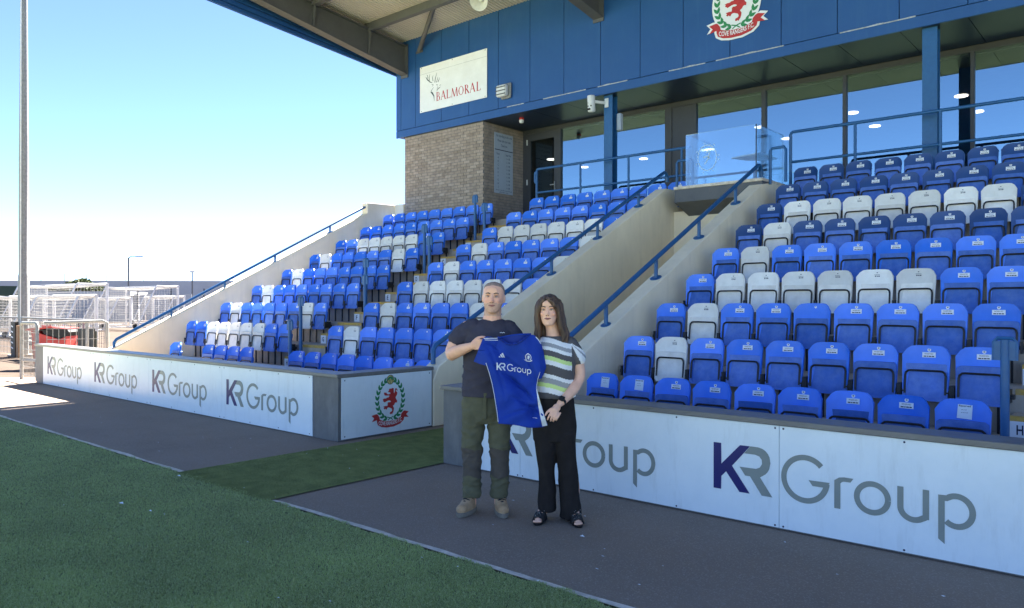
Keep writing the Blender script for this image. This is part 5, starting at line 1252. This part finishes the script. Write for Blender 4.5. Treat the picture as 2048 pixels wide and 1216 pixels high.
# striped top
t = MB()
rings(t, [(-.035, .008, .918, .144, .108), (-.035, .006, .935, .147, .112), (-.036, .004, 1.0, .142, .112), (-.036, .0, 1.12, .142, .118), (-.036, .004, 1.22, .150, .115), (-.038, .012, 1.30, .152, .098), (-.044, .018, 1.345, .125, .080), (-.052, .022, 1.375, .082, .062)], 32)
limb(t, [(.06, .015, 1.31, .066), (.098, .014, 1.26, .064), (.122, .012, 1.215, .066)], 18)
limb(t, [(-.15, .015, 1.30, .066), (-.185, .01, 1.25, .064), (-.205, .005, 1.20, .066)], 18)
tw = blob(t, .0055, 3); crumple(tw, .008, (6, 6, 7), 23, lambda p: .4 + .6 * max(0, 1.2 - p.z) * 2)
BANDS = [(1.372, 'd'), (1.352, 'd'), (1.316, 'w'), (1.288, 'g'), (1.262, 'w'), (1.222, 'd'), (1.192, 'l'), (1.158, 'w'), (1.088, 'd'), (1.060, 'w'), (1.020, 'g'), (.988, 'l'), (.948, 'w'), (0, 'd')]
CODE = {'w': 0, 'g': 1, 'd': 2, 'l': 3}
def top_idx(c):
    ax = c.x + .036
    if ax > .112 and c.z > 1.12:                       # sleeve: fanned wedges
        a = math.atan2(c.x - .065, 1.33 - c.z) + .8 * (c.y)
        a = math.degrees(a); return (2 if a < 26 else 0 if a < 44 else 1 if a < 50 else 0 if a < 60 else 2)
    z = c.z + .10 * max(0, ax) * (1 if c.z > .95 else .2) + .02 * math.sin(ax * 14)
    for zl, k in BANDS:
        if z > zl: return CODE[k]
    return 2
finish(tw, 'striped_top', ['fabw', 'fabg', 'fabd', 'fabl'], wom, top_idx)
p = MB()
rings(p, [(-.045, .01, .60, .158, .098), (-.045, .01, .70, .162, .104), (-.040, .008, .80, .150, .108), (-.037, .006, .94, .132, .100)], 32)
rings(p, [(-.098, .045, .070, .064, .080), (-.098, .04, .10, .063, .079), (-.100, .025, .25, .062, .076), (-.105, .012, .38, .064, .078), (-.112, .006, .52, .076, .086), (-.118, .008, .66, .085, .095)], 28)
rings(p, [(.075, .015, .026, .080, .092), (.075, .014, .06, .078, .090), (.066, .01, .20, .073, .084), (.055, .004, .35, .070, .082), (.040, .004, .50, .076, .088), (.020, .008, .66, .085, .098)], 28)
pw = blob(p, .006, 3); crumple(pw, .013, (13, 13, 3.2), 31, lambda q: .35 + .9 * max(0, .6 - q.z)); finish(pw, 'trousers', ['blacktrs'], wom)
for ax, yy, ang in ((-.133, .04, -.30), (.105, -.01, .10)):
    R_ = Matrix.Translation((ax, yy, 0)) @ Matrix.Rotation(ang, 4, 'Z')
    s = MB(); rings(s, [(0, -.068, 0, .041, .118), (0, -.068, .016, .043, .120)], 26)
    # woven upper: band over the instep, open toe
    for k in range(6):
        y = -.128 + .016 * k; w_ = .040; s.tube([(-w_, y + .004, .014), (-w_ * .8, y, .042 + .004 * k), (0, y - .004, .054 + .005 * k), (w_ * .8, y, .042 + .004 * k), (w_, y + .004, .014)], .0085, 8)
    s.v = [tuple(R_ @ Vector(v)) for v in s.v]; sh = s.build('sandal', 'sandal', wom, True, local=True)
    st = MB()
    for k in range(14): st.ball((random.uniform(-.034, .034), -.132 + .006 * k, .056 + .003 * k - .4 * 0), .0035, .0035, .003, 6, 4)
    st.v = [tuple(R_ @ Vector(v)) for v in st.v]; st.build('studs', 'galv', sh, True, local=True)['kind'] = 'stuff'
# watch
c = Vector((-.002, -.170, .912)); ax = Vector((.036, .035, .037)).normalized()
mb = MB(); mb.lathe([(.029, -.011), (.031, -.010), (.031, .010), (.029, .011)], c, ax, 20, cap=False); wt2 = mb.build('watch_strap', 'black', wom, True, local=True)
fr = Vector((-.35, -.80, .30)); fr = (fr - ax * fr.dot(ax)).normalized(); sd = ax.cross(fr)
MB().obox(c + fr * .032, ax * .019, sd * .017, fr * .006).build('watch_case', 'lace', wt2, local=True)

# ------------------------------------------------------------- the jersey
JD = 5.60
jr = thing('football_jersey', 'blue football jersey held up between the man and the woman', 'jersey', FWD * JD, None, YAW)
q_ = JD / 1531
def bnd(tab, y):
    for (y0, a), (y1, c) in zip(tab[:-1], tab[1:]):
        if y0 <= y <= y1: return a + (c - a) * ((y - y0) / max(1e-6, y1 - y0))
    return tab[-1][1] if y > tab[-1][0] else tab[0][1]
LT = [(672, 990), (676, 967), (690, 961), (705, 955), (725, 946.5), (729.5, 962), (730, 973.5), (755, 981), (790, 988.5), (820, 993.5), (845, 997.5), (858, 1004)]
RT = [(668, 1062), (672, 1071), (685, 1082), (705, 1088), (735, 1093), (750, 1087), (757, 1083), (758, 1076), (765, 1074.5), (780, 1074), (800, 1079), (820, 1085.5), (849, 1095), (858, 1094)]
def top_of(x): return 676 if x < 997 else (676 + (x - 997) * .75 if x < 1012 else (687 + 1.5 * math.sin((x - 1012) / 20 * 3.14) if x < 1034 else (687 - (x - 1034) * .72 if x < 1058 else 670)))
def bot_of(x): return 845 + (x - 997) * .105 if x < 1085 else 854.5 - (x - 1085) * .5
def jdep(px, py):
    u = (px - 1024) / 70; v = (py - 760) / 90
    d = -.020 + .03 * u * u * .3
    s1 = ((px - 967) * .86 - (py - 676) * .52); fall = math.exp(-((px - 967) ** 2 + (py - 676) ** 2) / 150 ** 2)
    d += .024 * fall * math.sin(s1 * .085 - .4) * min(1, ((px - 967) ** 2 + (py - 676) ** 2) / 900)
    s2 = ((px - 1095) * .62 + (py - 840) * .78)
    d += .014 * math.exp(-((px - 1090) ** 2 + (py - 830) ** 2) / 80 ** 2) * math.sin(s2 * .16)
    d += .018 * noise.noise(Vector((px * .022, py * .012, 3))) + .008 * noise.noise(Vector((px * .05, py * .03, 8)))
    d += -.03 * max(0, (py - 760) / 95) + .022 * math.exp(-((s1 - 8) / 10) ** 2) * min(1, max(.2, (py - 700) / 60))
    for (x0, y0, x1, y1, am, wd) in ((1000, 742, 1070, 806, .020, 3.2), (986, 700, 1060, 760, .010, 3.0), (975, 690, 1012, 800, .012, 3.5), (1040, 700, 1076, 770, .010, 3.0), (1000, 835, 1085, 812, .010, 3.5), (1020, 790, 1088, 838, .012, 3.0), (968, 684, 1000, 706, .010, 2.2)):
        L_ = math.hypot(x1 - x0, y1 - y0); tx, ty = (x1 - x0) / L_, (y1 - y0) / L_; a_ = ((px - x0) * tx + (py - y0) * ty) / L_; e_ = -(px - x0) * ty + (py - y0) * tx + 4 * math.sin(a_ * 3)
        if -.1 < a_ < 1.1: d += am * math.exp(-(e_ / wd) ** 2) * math.sin(math.pi * min(1, max(0, a_))) ** .6
    if px < 972 and py > 700: d += .03 * (972 - px) / 26
    if px > 1080 and py < 758: d += .03 * (px - 1080) / 13
    return d * 1.45
def J(px, py, off=0.0):
    return ((px - 1024) * q_, jdep(px, py) - off, CAM_H - (py - 607.5) * q_)
nc = 84; rows = []
ys = np.arange(668.5, 856.5, 1.2)
mb = MB(); idx = {}
for y in ys:
    xl = bnd(LT, y); xr = bnd(RT, y); row = []
    for k in range(nc + 1):
        x = xl + (xr - xl) * k / nc; yy = max(y, top_of(x)); yy = min(yy, bot_of(x)) if x > 990 else yy
        row.append(len(mb.v)); mb.v.append(J(x, yy))
    rows.append(row)
for r in range(len(rows) - 1):
    for k in range(nc):
        f = (rows[r + 1][k], rows[r + 1][k + 1], rows[r][k + 1], rows[r][k])
        P = [Vector(mb.v[i]) for i in f]
        if ((P[2] - P[0]).cross(P[3] - P[1])).length < 2e-7: continue
        mb.f.append(f); mb.m.append(0)
me = mb.mesh('jersey_front', 'jersey', True)
o = place('front', me, jr, local=True); sm = o.modifiers.new('th', 'SOLIDIFY'); sm.thickness = .010; sm.offset = -1
# rear panel of the neck
mb = MB(); nb = []
for k in range(13):
    x = 1000 + 62 * k / 12; a = J(x, 690); z0 = 676.5 - 8 * (k / 12) - 2.5 * math.sin(math.pi * k / 12); nb.append((a[0], a[1] + .05, CAM_H - (z0 - 607.5) * q_)); nb.append((a[0], a[1] + .028, CAM_H - (700 - 607.5) * q_))
mb.add(nb, [(2 * k, 2 * k + 2, 2 * k + 3, 2 * k + 1) for k in range(12)]); mb.build('neck_back', 'jerseyd', jr, True, local=True)
cl = [J(x, top_of(x) + .5, .003) for x in np.linspace(999, 1058, 24)]; MB().tube(cl, .006, 6).build('collar', 'jerseyd', jr, True, local=True)
MB().tube([nb[2 * k] for k in range(13)], .006, 6).build('collar', 'jersey', jr, True, local=True)
# trims and prints follow the cloth
def jp(poly, name, m, off=.003, n=1):
    mb = MB(); mb.prism(poly, lambda u, v, d: J(u, v, off + d), 0, .0008); return mb.build(name, m, jr, local=True)
def strip(path, w_, name, m, off=.003):
    P = []
    for (a, b_) in zip(path[:-1], path[1:]):
        n = max(1, int(math.hypot(b_[0] - a[0], b_[1] - a[1]) / 4)); P += [(a[0] + (b_[0] - a[0]) * k / n, a[1] + (b_[1] - a[1]) * k / n) for k in range(n)]
    P.append(path[-1]); mb = MB(); stroke(mb, P, w_, lambda u, v, d: J(u, v, off + d), 0, .0008); return mb.build(name, m, jr, local=True)
strip([(968, 677.2), (982, 676.8), (996, 677.0)], 1.3, 'shoulder_stripe', 'jerseyw'); strip([(970, 680.0), (984, 680.5), (996, 680.8)], 1.2, 'shoulder_stripe', 'jerseyw')
strip([(1071.5, 674), (1077, 680), (1082, 688)], 1.6, 'shoulder_stripe', 'jerseyw', .004)
strip([(972.5, 725), (979, 745), (985, 768), (990, 795), (994.5, 822), (996.8, 842)], .9, 'piping', 'jerseyw')
strip([(1080, 743), (1076, 756), (1073.5, 770), (1072.8, 778)], .8, 'piping', 'jerseyw')
for ya, yb in zip(range(778, 852, 2), range(780, 854, 2)):
    def wl(y): return bnd([(778, 1072.5), (790, 1074), (810, 1076.5), (830, 1080), (850, 1084.5), (856, 1085.5)], y)
    def wr(y): return bnd([(778, 1073.6), (790, 1077), (810, 1082.5), (830, 1088.5), (848, 1094.2), (856, 1094.5)], y)
    jp([(wl(ya), ya), (wr(ya), ya), (wr(yb), min(yb, 850)), (wl(yb), yb)], 'side_panel', 'jerseyw')
strip([(998.5, 843.5), (1020, 846.5), (1050, 849.5), (1082, 851.8)], .5, 'hem_stitch', 'jerseyd')
# three slanted bars, crest, sponsor, maker tag
for a in ([(997.2, 713.5), (1000.2, 712.2), (1001.8, 715.0), (998.6, 714.6)], [(1000.2, 709.8), (1002.8, 708.4), (1006.6, 715.4), (1003.6, 715.2)], [(1003.2, 706.8), (1005.8, 706.0), (1010.2, 715.4), (1007.4, 715.4)]): jp(a, 'slanted_bar', 'jerseyw')
def jcrest(u, v, d): return J(1056.5 + u * 27 + v * -1.5, 715.6 - v * 27 + u * 2.2, .0035 + d)
mb = MB(); stroke(mb, arc(0, .06, .205, .24, -60, 240, 26), .045, jcrest, 0, .0008); mb.prism(LION[::2], jcrest, 0, .0008); mb.prism([(u, (v + .2) * .8 - .2) for u, v in BAN[::1]], jcrest, 0, .0008); mb.prism(arc(0, .31, .05, .05, 0, 360, 10)[:-1], jcrest, 0, .001); mb.build('crest_print', 'jerseyw', jr, local=True)
sc_ = 69.0 / 1.734
def jlogo(u, v, d): return J(993.5 + (u + .056) * sc_, 739.2 - (v - .222) * sc_ * 1.06 + (u + .056) * sc_ * .125, .0035 + d)
put_logo_parent = jr
def jbuild():
    n0 = set(bpy.data.objects)
    put_logo(jlogo, jr, 'jerseyw', 'jerseyw', 0, .0008)
    for o in set(bpy.data.objects) - n0: o.matrix_parent_inverse = Matrix.Identity(4)
jbuild()
strip([(1065.5, 834.5), (1074.5, 835.6)], .9, 'maker_tag', 'jerseyw')

bpy.data.scenes.remove(TMP)
